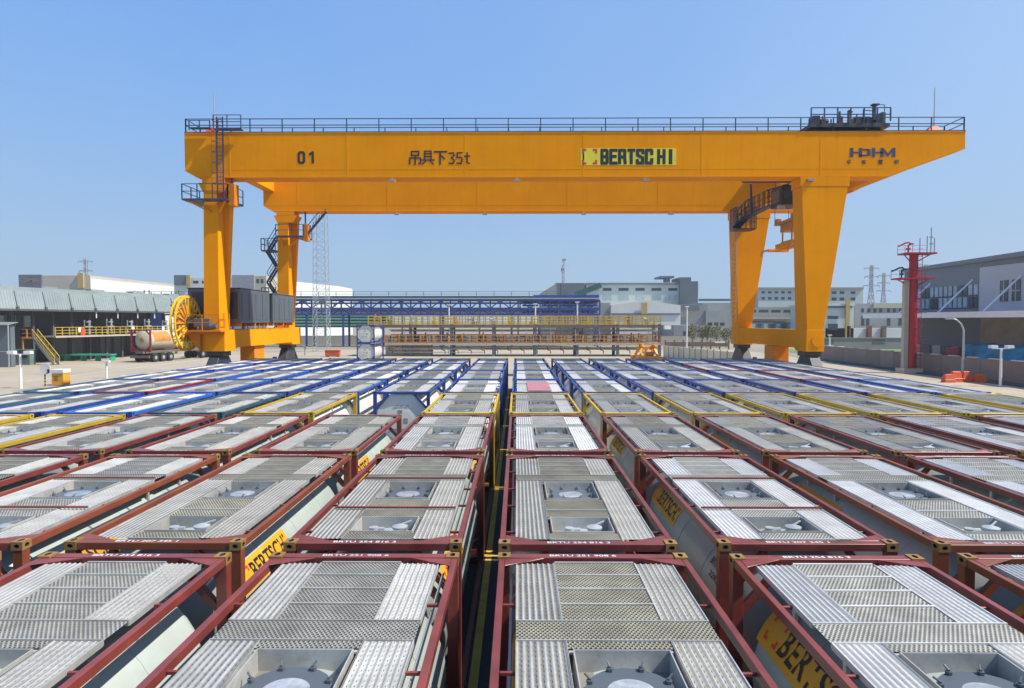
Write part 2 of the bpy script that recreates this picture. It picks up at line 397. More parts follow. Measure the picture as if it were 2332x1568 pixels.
# ------------------------------------------------------------------ tank containers
CH, HL, HW = 2.50, 3.029, 1.219
TR, TZ = 1.10, 1.20
def casting_bm(sx, sy):
    b = MB()
    x0, x1 = sx * HW, sx * (HW - 0.162); y0, y1 = sy * HL, sy * (HL - 0.178); z1, z0 = CH, CH - 0.118
    cx, cy, cz = (x0+x1)/2, (y0+y1)/2, (z0+z1)/2
    def holed(c, u, v, n, hu, hv, ru, rv, depth):
        c, u, v, n = Vector(c), Vector(u), Vector(v), Vector(n)
        N = 12; per = []; inn = []
        for i in range(N):
            a = 2*math.pi*(i+0.5)/N; ca, sa = math.cos(a), math.sin(a)
            t = 1/max(abs(ca), abs(sa))
            per.append(c + u*hu*ca*t + v*hv*sa*t)
            inn.append(c + u*ru*ca + v*rv*sa)
        vp = [b.bm.verts.new(p) for p in per]; vi = [b.bm.verts.new(p) for p in inn]; vd = [b.bm.verts.new(p - n*depth) for p in inn]
        for i in range(N):
            j = (i+1) % N
            b.bm.faces.new((vp[i], vp[j], vi[j], vi[i])); f = b.bm.faces.new((vi[i], vi[j], vd[j], vd[i])); f.material_index = 1
        b.bm.faces.new(vd).material_index = 1  # recess coloured dark for the shade inside the fitting's holes
    holed((cx,cy,z1), (1,0,0), (0,1,0), (0,0,1), .081, .089, .034, .060, .06)
    holed((cx,y0,cz), (1,0,0), (0,0,1), (0,sy,0), .081, .059, .04, .028, .05)
    holed((x0,cy,cz), (0,1,0), (0,0,1), (sx,0,0), .089, .059, .045, .028, .05)
    b.face([(x1,y0,z0),(x1,y1,z0),(x1,y1,z1),(x1,y0,z1)]); b.face([(x0,y1,z0),(x1,y1,z0),(x1,y1,z1),(x0,y1,z1)])
    b.face([(x0,y0,z0),(x1,y0,z0),(x1,y1,z0),(x0,y1,z0)])
    return b
def arc_map(s, y0, u, v, phi0, off):
    ph = phi0 + v / TR
    return Vector((s * (TR+off) * math.cos(ph), y0 + s * u, TZ + (TR+off) * math.sin(ph)))
def emblem(quad_r, quad_y, u0, v0, sz):
    """yellow star-cross with four red corner angles"""
    t = sz * 0.30
    for (cu, cv) in ((0,0),(1,0),(0,1),(1,1)):
        a = u0 + cu*(sz - t); b_ = v0 + cv*(sz - t)
        th = t * 0.45
        quad_r(a, b_ if cv == 0 else b_ + t - th, t, th)
        quad_r(a if cu == 0 else a + t - th, b_, th, t)
    quad_y(u0 + sz*0.16, v0 + sz*0.16, sz*0.68, sz*0.68)
    quad_y(u0 + sz*0.33, v0, sz*0.34, sz); quad_y(u0, v0 + sz*0.33, sz, sz*0.34)
def banner(tank, s, ystart, length, height, phi0, with_text='BERTSCHI'):
    b = MB(); nu, nv = 10, 5
    def sheet(u0, v0, du, dv, off, n1=1, n2=1, m=0):
        for i in range(n1):
            for j in range(n2):
                q = [(u0+du*a/n1, v0+dv*c/n2) for a, c in ((i,j),(i+1,j),(i+1,j+1),(i,j+1))]
                b.face([arc_map(s, ystart, u, v, phi0, off) for u, v in q], m)
    sheet(0, 0, length, height, 0.006, nu, nv)
    esz = height * 0.66; ev = height * 0.17
    k = [0]
    def qr(u, v, du, dv): k[0] += 1; sheet(u, v, du, dv, 0.0086 + 0.0002*k[0], 1, 1, 1)
    def qy(u, v, du, dv): pass
    emblem(qr, qy, height*0.25, ev, esz)
    o = b.build('banner', [M['banner_yellow'], M['emblem_red']], tank)
    t = MB(); me = text_mesh(with_text, 0.016)
    u0 = height*0.25 + esz*1.15; lw = length - u0 - height*0.25
    vs = [t.bm.verts.new(arc_map(s, ystart, u0 + v.co.x*lw, ev + v.co.y*esz, phi0, 0.012)) for v in me.vertices]
    for p in me.polygons:
        try: t.bm.faces.new([vs[i] for i in p.vertices])
        except ValueError: pass
    t.build('lettering', M['letter_black'], o)
    return o

def tank_text(tank, s, y0, length, height, phi0, body):
    t = MB(); me = text_mesh(body, 0.01)
    vs = [t.bm.verts.new(arc_map(s, y0, v.co.x*length, v.co.y*height, phi0, 0.006)) for v in me.vertices]
    for p in me.polygons:
        try: t.bm.faces.new([vs[i] for i in p.vertices])
        except ValueError: pass
    t.build('tank_number', M['letter_black'], tank)
def make_container(frame_mat, tank_mat, mesh, plank, casting_mat, kind='red', crossbars=False, serial=None, banners=()):
    root = thing('tank_container', 'tank container', 'tank container', (0,0,0))
    fm = M[frame_mat]
    f = MB()
    for sx in (-1, 1):
        for sy in (-1, 1):
            f.box(sx*(HW-.005), sx*(HW-.145), sy*(HL-.006), sy*(HL-.15), .119, CH-.119)
            # knee braces across the end frame's corners
            f.bar((sx*(HW-.145), sy*(HL-.07), CH-.72), (sx*(HW-.66), sy*(HL-.07), CH-.13), .10, .09)
            f.bar((sx*(HW-.145), sy*(HL-.07), .72), (sx*(HW-.66), sy*(HL-.07), .14), .10, .09)
            # gusset plate between the end beam and the side rail
            pl = [(sx*(HW-.09), sy*(HL-.180)), (sx*(HW-.60), sy*(HL-.155)), (sx*(HW-.33), sy*(HL-.30)), (sx*(HW-.09), sy*(HL-.42))]
            if sx*sy < 0: pl = pl[::-1]
            f.prism(pl, 'z', CH-.030, CH-.020)
            f.box(sx*HW, sx*(HW-.162), sy*HL, sy*(HL-.178), 0.012, .117)      # bottom fittings
            f.bar((sx*(HW-.1), sy*(HL-.14), .55), (sx*.62, sy*(HL-.75), .42), .08, .14)
        f.box(sx*(HW-.012), sx*(HW-.087), -HL+.18, HL-.18, CH-.125, CH-.022)      # top side rails
        f.box(sx*(HW-.012), sx*(HW-.11), -HL+.18, HL-.18, .02, .16)
        for y in (-2.3, -.9, .2, 1.6):
            f.box(sx*(HW-.088), sx*.985, y-.016, y+.016, CH-.105, CH-.07)         # brackets to the walkway
    for sy in (-1, 1):
        f.box(-HW+.163, HW-.163, sy*(HL-.012), sy*(HL-.152), CH-.118, CH-.016)
        f.box(-HW+.163, HW-.163, sy*(HL-.012), sy*(HL-.13), .02, .15)
    fo = f.build('frame', fm, root, bevel=0.006)
    for sx in (-1, 1):
        for sy in (-1, 1): casting_bm(sx, sy).build('corner_casting', [M[casting_mat], M['dark_steel']], root)
    t = MB(); L = 2.72
    prof = [(0.02,-L-.16),(.45,-L-.13),(.8,-L-.05),(1.0,-L+.06),(TR-.02,-L+.2),(TR,-L+.26)]
    body = prof[:]
    for y in (-1.5, 0.0, 1.5): body += [(TR, y-.03), (TR+.006, y-.029), (TR+.006, y+.029), (TR, y+.03)]
    body += [(r, -y) for r, y in prof[::-1]]
    t.lathe(body, (0,0,TZ), 'y', 40)
    tank = t.build('tank', M[tank_mat], root, smooth=True)
    for bn in banners: banner(tank, *bn)
    if serial:
        tank_text(tank, -1, -1.7, .75, .11, R(30), serial); tank_text(tank, -1, -1.85, .45, .09, R(22), '22K2')
    zt = CH - .045
    # side walkways: punched planks beside the trays, ridged planks beyond them
    for sx in (-1, 1):
        wk = MB()
        xa, xb = .515, .975
        n = 7
        for (ya, yb, amp) in ((-2.72, .70, .007), (1.13, 2.74, .011)):
            pts = []
            for i in range(n):
                dxx = (xb-xa)/n; x = xa + dxx*i
                pts += [(x, amp), (x+dxx*.12, amp), (x+dxx*.30, 0), (x+dxx*.80, 0)]
            pts.append((xb, amp))
            for (p, q) in zip(pts, pts[1:]):
                wk.face([(sx*p[0],ya,zt-.004+p[1]),(sx*q[0],ya,zt-.004+q[1]),(sx*q[0],yb,zt-.004+q[1]),(sx*p[0],yb,zt-.004+p[1])], 0 if (p[1] == 0 and q[1] == 0) else 1)
        for (y0, y1) in ((-2.72,.70),(1.13,2.74)):
            wk.box(sx*(xa-.012), sx*xa, y0, y1, zt-.05, zt+.012, 1)
            wk.box(sx*xb, sx*(xb+.012), y0, y1, zt-.05, zt+.012, 1)
        wk.tube((sx*1.04,-2.6,zt-.12),(sx*1.04,2.7,zt-.12), .018, 6, m=1)
        wk.build('side_walkway', [M[plank], M['alu_bright' if 'white' in plank else 'alu']], root)
    wmats = [M[mesh], M['alu_bright' if 'white' in plank else 'alu']]
    cw = MB()
    def sheet(x0, x1, y0, y1, z=zt): cw.face([(x0,y0,z),(x1,y0,z),(x1,y1,z),(x0,y1,z)], 0)
    sheet(-.50, .50, -2.74, -2.46)
    cw.box(-.50, .50, -2.758, -2.742, zt-.04, zt+.012, 1); cw.build('centre_walkway', wmats, root); cw = MB()
    sheet(-.50, .50, -1.70, -.68); cw.box(-.50, .50, -1.324, -1.298, zt-.04, zt+.016, 1)
    for sx in (-1, 1): cw.box(sx*.499, sx*.512, -2.70, .70, zt-.04, zt+.012, 1)
    cw.build('centre_walkway', wmats, root); cw = MB()
    sheet(-.50, .50, .56, .70); sheet(-.985, .985, .715, 1.115, zt+.002)
    for i in range(4):
        y = 1.13 + i*.41; sheet(-.50, .50, y, y+.39)
    for y in (.707, 1.122): cw.box(-.985, .985, y-.007, y+.007, zt-.045, zt+.018, 1)
    for y in (1.53, 1.94, 2.35, 2.76): cw.box(-.50, .50, y-.014, y+.012, zt-.04, zt+.016, 1)
    for y in (.9, 2.1):                                              # bearers down to the tank
        for sx in (-1, 1): cw.box(sx*.74-.02, sx*.74+.02, y-.03, y+.03, 1.98, zt-.052, 1)
    cw.build('centre_walkway', wmats, root)
    if crossbars:
        for y in (-1.28, .74):
            c = MB(); c.box(-.98, .98, y-.02, y+.02, zt+.022, zt+.05); c.build('crossbar', fm, root)
    # manhole tray
    def tray(name, y0, y1, hw, dome):
        tr = MB(); z1, z0 = zt+.02, zt-.19
        tr.face([(-hw,y0,z0),(hw,y0,z0),(hw,y1,z0),(-hw,y1,z0)], 1)
        tk = .012
        tr.box(-hw-tk,hw+tk,y0-tk,y0,z0-.01,z1); tr.box(-hw-tk,hw+tk,y1,y1+tk,z0-.01,z1)
        tr.box(-hw-tk,-hw,y0+.001,y1-.001,z0-.01,z1); tr.box(hw,hw+tk,y0+.001,y1-.001,z0-.01,z1)
        tr.box(-hw-.05,hw+.05,y0-.05,y0-tk-.001,z1-.05,z1-.03); tr.box(-hw-.05,hw+.05,y1+tk+.001,y1+.05,z1-.05,z1-.03)
        o = tr.build(name, [M['alu'], M['tray_floor']], root)
        return o, z0
    mo, z0 = tray('manhole_tray', -.62, .50, .44, True)
    md = MB()
    md.lathe([(.36,.0),(.36,.05),(.31,.055),(.31,.085),(.335,.09),(.335,.115),(.30,.125),(.27,.118),(.15,.132),(.02,.136)], (0,-.05,z0), 'z', 28)
    md.build('manhole_lid', M['lid_steel'], mo, smooth=True)
    bl = MB(); bl.lathe([(.345,z0+.10),(.395,z0+.10),(.395,z0+.125),(.345,z0+.125)], (0,-.05,0), 'z', 24)
    for i in range(8):
        a = R(22.5 + 45*i); cx, cy = .37*math.cos(a), -.05+.37*math.sin(a)
        bl.tube((cx,cy,z0+.03),(cx,cy,z0+.17), .014, 6); bl.tube((cx,cy,z0+.13),(cx,cy,z0+.155), .032, 6)
        bl.bar((cx,cy,z0+.165),(cx*1.12,cy+.04,z0+.19), .014)
    bl.build('swing_bolts', M['house_grey'], mo)
    vo, z0 = tray('valve_tray', -2.42, -1.74, .44, False)
    v = MB()
    v.lathe([(.15,0),(.15,.05),(.10,.055),(.10,.12),(.12,.125),(.12,.15),(.03,.18)], (.20,-2.02,z0), 'z', 18)
    v.lathe([(.10,0),(.10,.10),(.07,.105),(.07,.16)], (-.18,-2.10,z0), 'z', 14)
    v.bar((.20,-2.02,z0+.17),(.36,-1.9,z0+.2), .02)
    v.tube((-.18,-2.10,z0+.13),(-.02,-2.10,z0+.13), .03, 8)
    v.build('valve', M['galv'], vo, smooth=True)
    if serial:
        me = text_mesh(serial, 0.012)
        for sy in (-1, 1):
            sbm = MB(); wd = .86; h = .07
            Mx = Matrix.Translation((-.55, sy*(HL-.082)-h/2, CH-.016+.003)) @ Matrix.Diagonal((wd, h, 1, 1))
            sbm.mesh(me, Mx); sbm.build('serial_number', M['letter_white'], root)
    if frame_mat.startswith('frame_'):
        for sy in (-1, 1):
            e = MB(); w_, c_ = HW-.16, .60
            e.prism([(-w_,.17+c_),(-w_+c_,.17),(w_-c_,.17),(w_,.17+c_),(w_,CH-.13-c_),(w_-c_,CH-.13),(-w_+c_,CH-.13),(-w_,CH-.13-c_)], 'y', min(sy*2.90,sy*2.92), max(sy*2.90,sy*2.92))
            e.lathe([(.02,sy*2.955),(.45,sy*2.95),(.8,sy*2.935),(.92,sy*2.921)], (0,0,TZ), 'y', 28)
            ec = e.build('end_cover', M[tank_mat], root)
            p = MB(); y_ = sy*2.9575
            for (a0,b0,a1,b1) in ((-.30,1.95,-.12,2.02),(-.06,1.95,.08,2.02),(.14,1.95,.30,2.02),(-.16,1.66,.02,1.80),(-.30,1.30,-.14,1.44),(.08,1.24,.26,1.44),(-.5,.95,.2,1.0)):
                p.box(a0,a1,y_-.004,y_+.004,b0-.1,b1-.1)
            p.build('placard', M['steel_grey'], ec)
    return root

PX = [-21.6 + 3.02*i + HW for i in range(7)]         # left columns, outermost first
LX = {i: -0.74 - 2.44/2 - 2.985*(i-1) - (0.02*i if i > 1 else 0) for i in range(1, 8)}
RX = {i: -0.25 + 2.44/2 + 2.995*(i-1) for i in range(1, 8)}
def rowY(r): return 8.71 + 6.42*(r-1) - 0.13 - HL
ordn = ['', '', 'second', 'third', 'fourth', 'fifth', 'sixth', 'seventh']
rown = ['', 'nearest row', 'second row', 'third row', 'fourth row', 'fifth row', 'sixth row', 'seventh row', 'farthest row']
FNAME = {'oxide_red': 'oxide-red', 'oxide_orange': 'rusty red', 'frame_yellow': 'yellow', 'frame_blue': 'dark blue', 'frame_bright_blue': 'bright blue',
         'frame_teal': 'dark teal', 'frame_crimson': 'crimson'}
protos = {}
def get_proto(key):
    if key in protos: return copy_tree(protos[key])
    fr, tank, mesh, plank, cross, ser, bn = key
    protos[key] = make_container(fr, tank, mesh, plank, 'casting_ochre' if fr.startswith('oxide') else fr, crossbars=cross, serial=ser, banners=bn)
    return protos[key]
SMALL = ((1, -2.5, 2.0, .44, R(16)), (-1, 2.5, 2.0, .44, R(22)))
BIG = ((1, -2.5, 2.0, .44, R(16)), (-1, 2.55, 2.35, .52, R(22)))
def style(side, i, r):
    rnd = random.Random(r*100 + i*7 + (side == 'L'))
    ser = ('BRTU 254 816 3', 'BRTU 207 345 1', 'BRTU 251 908 6')[(i + r) % 3]
    yellow = (r == 3 and side == 'L' and i >= 5) or (r == 4 and (side == 'R' or i in (1, 3)))
    if yellow: return ('frame_yellow', 'tank_white', 'mesh_tan' if i % 2 else 'mesh_grey', 'plank_grey', False, None, ())
    if r <= 3:
        fr = 'oxide_orange' if (side, i, r) in {('R',3,1),('R',3,2),('L',2,2),('L',3,2)} else 'oxide_red'
        look = {('L',1,1):'grey',('R',1,1):'tan',('R',2,1):'white',('L',2,1):'grey',('R',1,2):'tan',('R',2,2):'white',('L',1,2):'tan',('L',2,2):'tan',('L',3,2):'grey',
                ('R',3,2):'white',('R',4,2):'white',('R',1,3):'white',('R',2,3):'tan',('R',5,3):'white',('R',6,3):'white'}.get((side,i,r))
        if look is None: look = rnd.choice(['grey', 'tan', 'tan'])
        cross = (side, i, r) in {('L',1,2),('R',2,2),('L',3,2)}
        return (fr, 'tank_grey', 'mesh_tan' if look == 'tan' else 'mesh_grey', 'plank_'+look, cross, ser, BIG if (side,i,r) in {('R',2,1),('R',3,1)} else SMALL)
    fr = 'frame_blue'
    if side == 'L':
        fr = {(4,4):'frame_teal',(5,4):'frame_bright_blue',(6,4):'frame_blue',(7,4):'frame_teal',(4,5):'frame_blue',(5,5):'frame_bright_blue',(6,5):'frame_crimson',(7,5):'frame_teal',
              (5,6):'frame_bright_blue',(6,6):'frame_bright_blue',(7,6):'frame_blue',(7,7):'frame_bright_blue',(4,6):'frame_bright_blue',(3,5):'frame_bright_blue'}.get((i,r), fr)
    else:
        fr = {(6,5):'frame_blue',(7,5):'frame_bright_blue',(6,6):'frame_crimson',(7,6):'frame_blue',(7,7):'frame_teal',(5,6):'frame_blue',(5,7):'frame_crimson'}.get((i,r), fr)
    look = rnd.choice(['grey','grey','white','white','tan'] if (side == 'L' and i > 2) else ['grey','white','white'])
    return (fr, 'tank_white', 'mesh_tan' if rnd.random() < .4 else 'mesh_grey', 'plank_'+look, False, None, ())
LOOK = {'plank_grey': 'grey', 'plank_tan': 'tan', 'plank_white': 'silver'}
for r in range(1, 9):
    nmax = {1: 4, 2: 5, 3: 7}.get(r, 7)
    for side, XT in (('L', LX), ('R', RX)):
        for i in range(1, nmax+1):
            if (side, i, r) == ('L', 2, 4): continue
            key = style(side, i, r)
            o = get_proto(key)
            jr = random.Random(r*31 + i*3 + (side == 'L')*17)
            o.location = (XT[i] + jr.uniform(-.03, .03), rowY(r) + jr.uniform(-.03, .03), 0)
            if (side, i, r) == ('R', 1, 5):
                b = MB(); X_, Y_ = o.location.x, o.location.y
                for k in range(4): b.box(X_-.52, X_+.52, Y_-2.5+1.02*k, Y_-2.5+1.02*k+1.018, CH-.02, CH-.005 + .004*(k % 2))
                b.build('pink_cover', M['cover_pink'], o)
            sd_ = 'left' if side == 'L' else 'right'
            pos = f'directly {sd_} of the central aisle' if i == 1 else f'{ordn[i]} {sd_} of the central aisle'
            tag(o, f'{FNAME[key[0]]} framed tank container, {LOOK[key[3]]} walkways, {rown[r]}, {pos}', 'tank container', 'tank containers parked in rows')
# ------------------------------------------------------------------ gantry crane
NY, FY = 48.7, 63.7                  # front faces of the near and the far girder
GB, GT = 16.03, 19.18                # underside and top of the girders
def railing(b, pts, h=1.05, step=1.6, r=.03, levels=(1.0, .5), m=0):
    for p, q in zip(pts, pts[1:]):
        p, q = Vector(p), Vector(q); n = max(1, round((q-p).length/step))
        for i in range(n+1):
            c = p.lerp(q, i/n); b.bar(c, c+Vector((0,0,h)), r*2, m=m)
        for l in levels: b.bar(p+Vector((0,0,h*l)), q+Vector((0,0,h*l)), r*1.5, m=m)
CR = thing('gantry_crane', 'tall yellow-orange double-girder gantry crane spanning the rows of tank containers', 'gantry crane', (0, 56, 0))
CY = M['crane_yellow']
def wall_text(body, x0, x1, z0, z1, y, mat, parent, bold=0.0, space=1.0, name='lettering'):
    b = MB(); me = text_mesh(body, bold, space)
    for p in me.polygons:
        b.face([(x0 + me.vertices[i].co.x*(x1-x0), y, z0 + me.vertices[i].co.y*(z1-z0)) for i in p.vertices])
    bmesh.ops.remove_doubles(b.bm, verts=b.bm.verts, dist=1e-4)
    return b.build(name, M[mat], parent)
def strokes(segs, x0, x1, z0, z1, y, mat, parent, w=.09, name='lettering'):
    """characters drawn as brush bars in a unit box"""
    b = MB()
    for k, (a, c, d, e) in enumerate(segs):
        p = Vector((x0+a*(x1-x0), y-.0004*k, z0+c*(z1-z0))); q = Vector((x0+d*(x1-x0), y-.0004*k, z0+e*(z1-z0)))
        t = (q-p).normalized(); n = Vector((-t.z, 0, t.x))*w/2; t = t*w*.35
        b.face([p-n-t, q-n+t, q+n+t, p+n-t])
    return b.build(name, M[mat], parent)
girders = []
for Y0 in (NY, FY):
    b = MB(); Y1 = Y0 + 1.55
    # side outline: square left end with a small chamfer, tapered cantilever on the right
    prof = [(-24.3, GB+.5), (-23.4, GB), (26.9, GB), (32.4, GB+2.0), (32.4, GT), (-24.3, GT)]
    b.prism(prof, 'y', Y0, Y1)
    b.prism([(-24.25,GB+.43),(-23.4,GB-.05),(26.9,GB-.05),(32.45,GB+1.94),(32.45,GB+2.0),(26.9,GB-.003),(-23.4,GB-.003),(-24.25,GB+.5)], 'y', Y0-.035, Y1+.035)
    b.box(-24.35, 32.45, Y0-.03, Y1+.03, GT+.002, GT+.05)
    for X in (-21.0, -12.4, -3.8, 4.8, 13.4, 22.0):          # splice plates and stiffener seams
        b.box(X-.06, X+.06, Y0-.012, Y0-.0005, GB+.02, GT-.02)
    b.box(-24.2, 26.8, Y0-.010, Y0-.0005, GB+.52, GB+.56)
    o = b.build('girder', CY, CR, bevel=0.012); girders.append(o)
    b = MB(); b.box(-24.3, 32.4, Y0-.02, Y0+.4, GT+.06, GT+.12); b.box(-24.3, 32.4, Y1+.02, Y1+.75, GT+.06, GT+.12)
    railing(b, [(-24.2,Y0+.02,GT+.1),(32.3,Y0+.02,GT+.1),(32.3,Y1+.7,GT+.1),(-24.2,Y1+.7,GT+.1),(-24.2,Y0+.02,GT+.1)], .95, 2.35, .034, (1.0, .52))
    b.build('handrail', M['rail_dark'], CR)
    for X in ((-9.1,0,9.3,21.2) if Y0 == NY else (-17.5+6,-3.1,6.3,14.6)):
        b = MB(); b.bar((X,Y0+.05,GB-.06),(X,Y0-.12,GB-.3),.06); b.box(X-.22,X+.22,Y0-.32,Y0-.02,GB-.42,GB-.25,1)
        b.build('floodlight', [CY, M['steel_grey']], CR)
# end tie beams between the girders
for X0, X1 in ((-24.2,-23.25),(31.2,32.0)):
    b = MB(); b.box(X0, X1, NY+1.56, FY-.01, GT-1.3, GT-.02); b.build('tie_beam', CY, CR, bevel=.01)
# lettering on the near girder's face
gy = NY - .016
d = MB()
def zx(x, y): p = at(x, y, NY); return p.x, p.z
def T(body, x0, y0, x1, y1, mat='letter_black', bold=0.02, space=1.0):
    a = zx(x0, y1); c = zx(x1, y0); return wall_text(body, a[0], c[0], a[1], c[1], gy, mat, girders[0], bold, space)
def S(segs, x0, y0, x1, y1, w, mat='letter_black'):
    a = zx(x0, y1); c = zx(x1, y0); return strokes(segs, a[0], c[0], a[1], c[1], gy, mat, girders[0], w)
GLY = {'0': [(0,.15,0,.85),(0,.85,.2,1),(.2,1,.8,1),(.8,1,1,.85),(1,.85,1,.15),(1,.15,.8,0),(.8,0,.2,0),(.2,0,0,.15)], '1': [(.75,0,.75,1),(.75,1,.2,.82)],
 '3': [(0,.95,.8,1),(.8,1,1,.75),(1,.75,.45,.54),(.45,.54,1,.3),(1,.3,.8,0),(.8,0,0,.05)], '5': [(1,1,.1,1),(.1,1,.05,.56),(.05,.56,.75,.6),(.75,.6,1,.35),(1,.35,.8,0),(.8,0,0,.05)],
 't': [(.45,1,.45,.1),(.45,.1,.9,0),(0,.68,.95,.68)],
 'B': [(0,0,0,1),(0,1,.8,1),(.9,.95,.9,.58),(.85,.5,0,.5),(.9,.42,.9,.05),(.8,0,0,0)], 'E': [(0,0,0,1),(0,1,1,1),(0,.52,.85,.52),(0,0,1,0)],
 'R': [(0,0,0,1),(0,1,.85,1),(.9,.97,.9,.55),(.85,.48,0,.48),(.9,.4,1,0)], 'T': [(0,1,1,1),(.5,1,.5,0)],
 'S': [(1,.78,.95,1),(.95,1,.05,1),(.05,1,.05,.62),(.05,.62,.95,.4),(.95,.4,.95,0),(.95,0,.05,0),(.05,0,0,.22)], 'C': [(1,.7,1,.95),(.95,1,.05,1),(.05,1,.05,0),(.05,0,.95,0),(1,.05,1,.3)],
 'H': [(0,0,0,1),(1,0,1,1),(0,.5,1,.5)], 'I': [(.5,0,.5,1)]}
def word(txt, x0, y0, x1, y1, w, gap=.35, mat='letter_black'):
    """heavy sign-writer's capitals"""
    a = zx(x0, y1); c = zx(x1, y0); n = len(txt); W = (c[0]-a[0]-w)/(n+gap*(n-1)); segs = []
    for i, ch in enumerate(txt):
        o = i*W*(1+gap)
        segs += [((o+s[0]*W), s[1], (o+s[2]*W), s[3]) for s in GLY[ch]]
    tot = c[0]-a[0]-w
    return strokes([(s[0]/tot, s[1], s[2]/tot, s[3]) for s in segs], a[0]+w/2, c[0]-w/2, a[1]+w/2, c[1]-w/2, gy, mat, girders[0], w)
word('01', 678, 345, 718, 374, .17, .9)
word('35t', 1021, 347, 1072, 375, .11, .5)
S([(.22,.98,.78,.98),(.22,.98,.22,.66),(.78,.98,.78,.66),(.22,.68,.78,.68),(.08,.48,.92,.48),(.08,.48,.08,.02),(.92,.48,.92,.08),(.92,.06,.78,.06),(.5,.66,.5,-.02)], 931, 345, 960, 375, .11)
S([(.25,1,.75,1),(.25,1,.25,.36),(.75,1,.75,.36),(.27,.8,.73,.8),(.27,.58,.73,.58),(.0,.33,1,.33),(.32,.26,.06,.0),(.68,.26,.94,.0)], 960, 345, 989, 375, .10)
S([(.02,.96,.98,.96),(.46,.96,.46,.0),(.56,.66,.80,.42)], 989, 345, 1018, 375, .12)
# emblem and name plate
b = MB(); a = zx(1322, 377); c = zx(1540, 338)
b.box(a[0], c[0], NY-.012, NY-.004, a[1], c[1]); a = zx(1325, 375); c = zx(1360, 339); u0, v0 = a; sz = c[0]-a[0]
kk = [0]
def _q(u, v, du, dv): kk[0] += 1; y = gy-.001-.0003*kk[0]; b.face([(u,y,v),(u+du,y,v),(u+du,y,v+dv),(u,y,v+dv)], 1)
emblem(_q, lambda *a_: None, u0, v0, sz); b.build('name_plate', [M['emblem_yellow'], M['emblem_red']], girders[0])
word('BERTSC', 1367, 339, 1488, 376, .235, .55); word('H', 1496, 339, 1516, 376, .235); word('I', 1521, 339, 1533, 376, .27)
# maker's wordmark on the cantilever
K = 'rail_dark'
WM = (1935, 340, 2039, 356)
S([(.04,1,.04,0),(.235,1,.235,0),(.52,1,.52,0),(.71,1,.71,0),(.965,1,.965,0)], *WM, .25, K)
S([(.415,.82,.415,.18)], *WM, .24, K); S([(.235,.92,.39,.92),(.235,.08,.39,.08),(.04,.5,.235,.5),(.52,.5,.71,.5)], *WM, .12, K)
S([(.73,.95,.835,.12),(.945,.95,.84,.12)], *WM, .18, K)
S([(.5,1,.5,.5),(.2,.9,.15,.55),(.55,.75,.9,.95),(.0,.35,1,.35),(.5,.5,.5,-.1)], 1928, 365, 1938, 374, .055)
S([(.0,.8,1,.8),(.5,1,.1,.45),(.1,.45,.9,.45),(.5,.8,.5,-.1),(.3,.3,.1,0),(.7,.3,.9,0)], 1962, 365, 1972, 374, .055)
S([(.1,.95,.9,1),(.0,.8,1,.8),(.15,.62,.85,.62),(.15,.3,.85,.3),(.15,.62,.15,.3),(.85,.62,.85,.3),(.5,1,.5,0),(.0,0,1,0)], 2000, 365, 2010, 374, .055)
S([(.0,.7,.45,.7),(.25,1,.25,0),(.0,.3,.45,.45),(.6,.9,.6,0),(.6,.9,.95,.9),(.95,.9,.95,.1)], 2036, 365, 2046, 374, .055)

SB, ST = 3.25, 4.85                   # sill beams
# left (slender) legs
for Y0 in (NY, FY):
    b = MB()
    b.hexa([(-23.1,Y0,ST-.02),(-21.95,Y0,ST-.02),(-21.95,Y0+1.75,ST-.02),(-23.1,Y0+1.75,ST-.02)], [(-22.95,Y0,GB-.4),(-21.95,Y0,GB-.4),(-21.95,Y0+1.6,GB-.4),(-22.95,Y0+1.6,GB-.4)])
    b.hexa([(-21.949,Y0+1.6,ST+1.2),(-21.94,Y0+1.6,ST+1.2),(-21.94,Y0+1.7,ST+1.2),(-21.949,Y0+1.7,ST+1.2)], [(-21.949,Y0+.8,GB-.45),(-21.35,Y0+.8,GB-.45),(-21.35,Y0+1.58,GB-.45),(-21.949,Y0+1.58,GB-.45)])
    b.box(-23.05, -21.4, Y0-.03, Y0+1.58, GB-.42, GB-.06)
    b.hexa([(-23.0,Y0-.02,GB-1.1),(-21.5,Y0-.02,GB-1.1),(-21.5,Y0+1.55,GB-1.1),(-23.0,Y0+1.55,GB-1.1)], [(-23.35,Y0-.02,GB-.42),(-21.1,Y0-.02,GB-.42),(-21.1,Y0+1.55,GB-.42),(-23.35,Y0+1.55,GB-.42)])
    b.build('leg', CY, CR, bevel=.01)
    # service platform round the head of the leg
    b = MB(); z = 14.35 if Y0 == NY else 13.6
    x0, x1 = (-24.2,-20.9) if Y0 == NY else (-22.9,-20.3)
    b.box(x0, x1, Y0-.75, Y0-.05, z-.12, z); b.box(x0, -23.1, Y0-.05, Y0+2.1, z-.12, z); b.box(-21.3, x1, Y0-.05, Y0+2.1, z-.12, z)
    railing(b, [(x0,Y0+2.0,z),(x0,Y0-.7,z),(x1,Y0-.7,z),(x1,Y0+2.0,z)], 1.05, 1.1, .03, (1, .5))
    b.build('service_platform', M['rail_dark'], CR)
    b = MB()
    for x in (x0+.3, x1-.3): b.bar((x,Y0-.4,z-.12),(-22.4 if x < -22 else -21.8,Y0-.05,z-.9), .12)
    b.build('platform_bracket', CY, CR)
    b = MB(); xb = x1 - .12
    b.box(xb, xb+.45, Y0-.3, Y0+.5, z-.45, z+1.15); b.build('control_box', M['crane_deep_orange'], CR, bevel=.02)
    b = MB(); b.bar((xb+.1,Y0+.1,z+1.15),(xb+.1,Y0+.1,GB-.05),.12); b.build('cable_conduit', M['rail_dark'], CR)
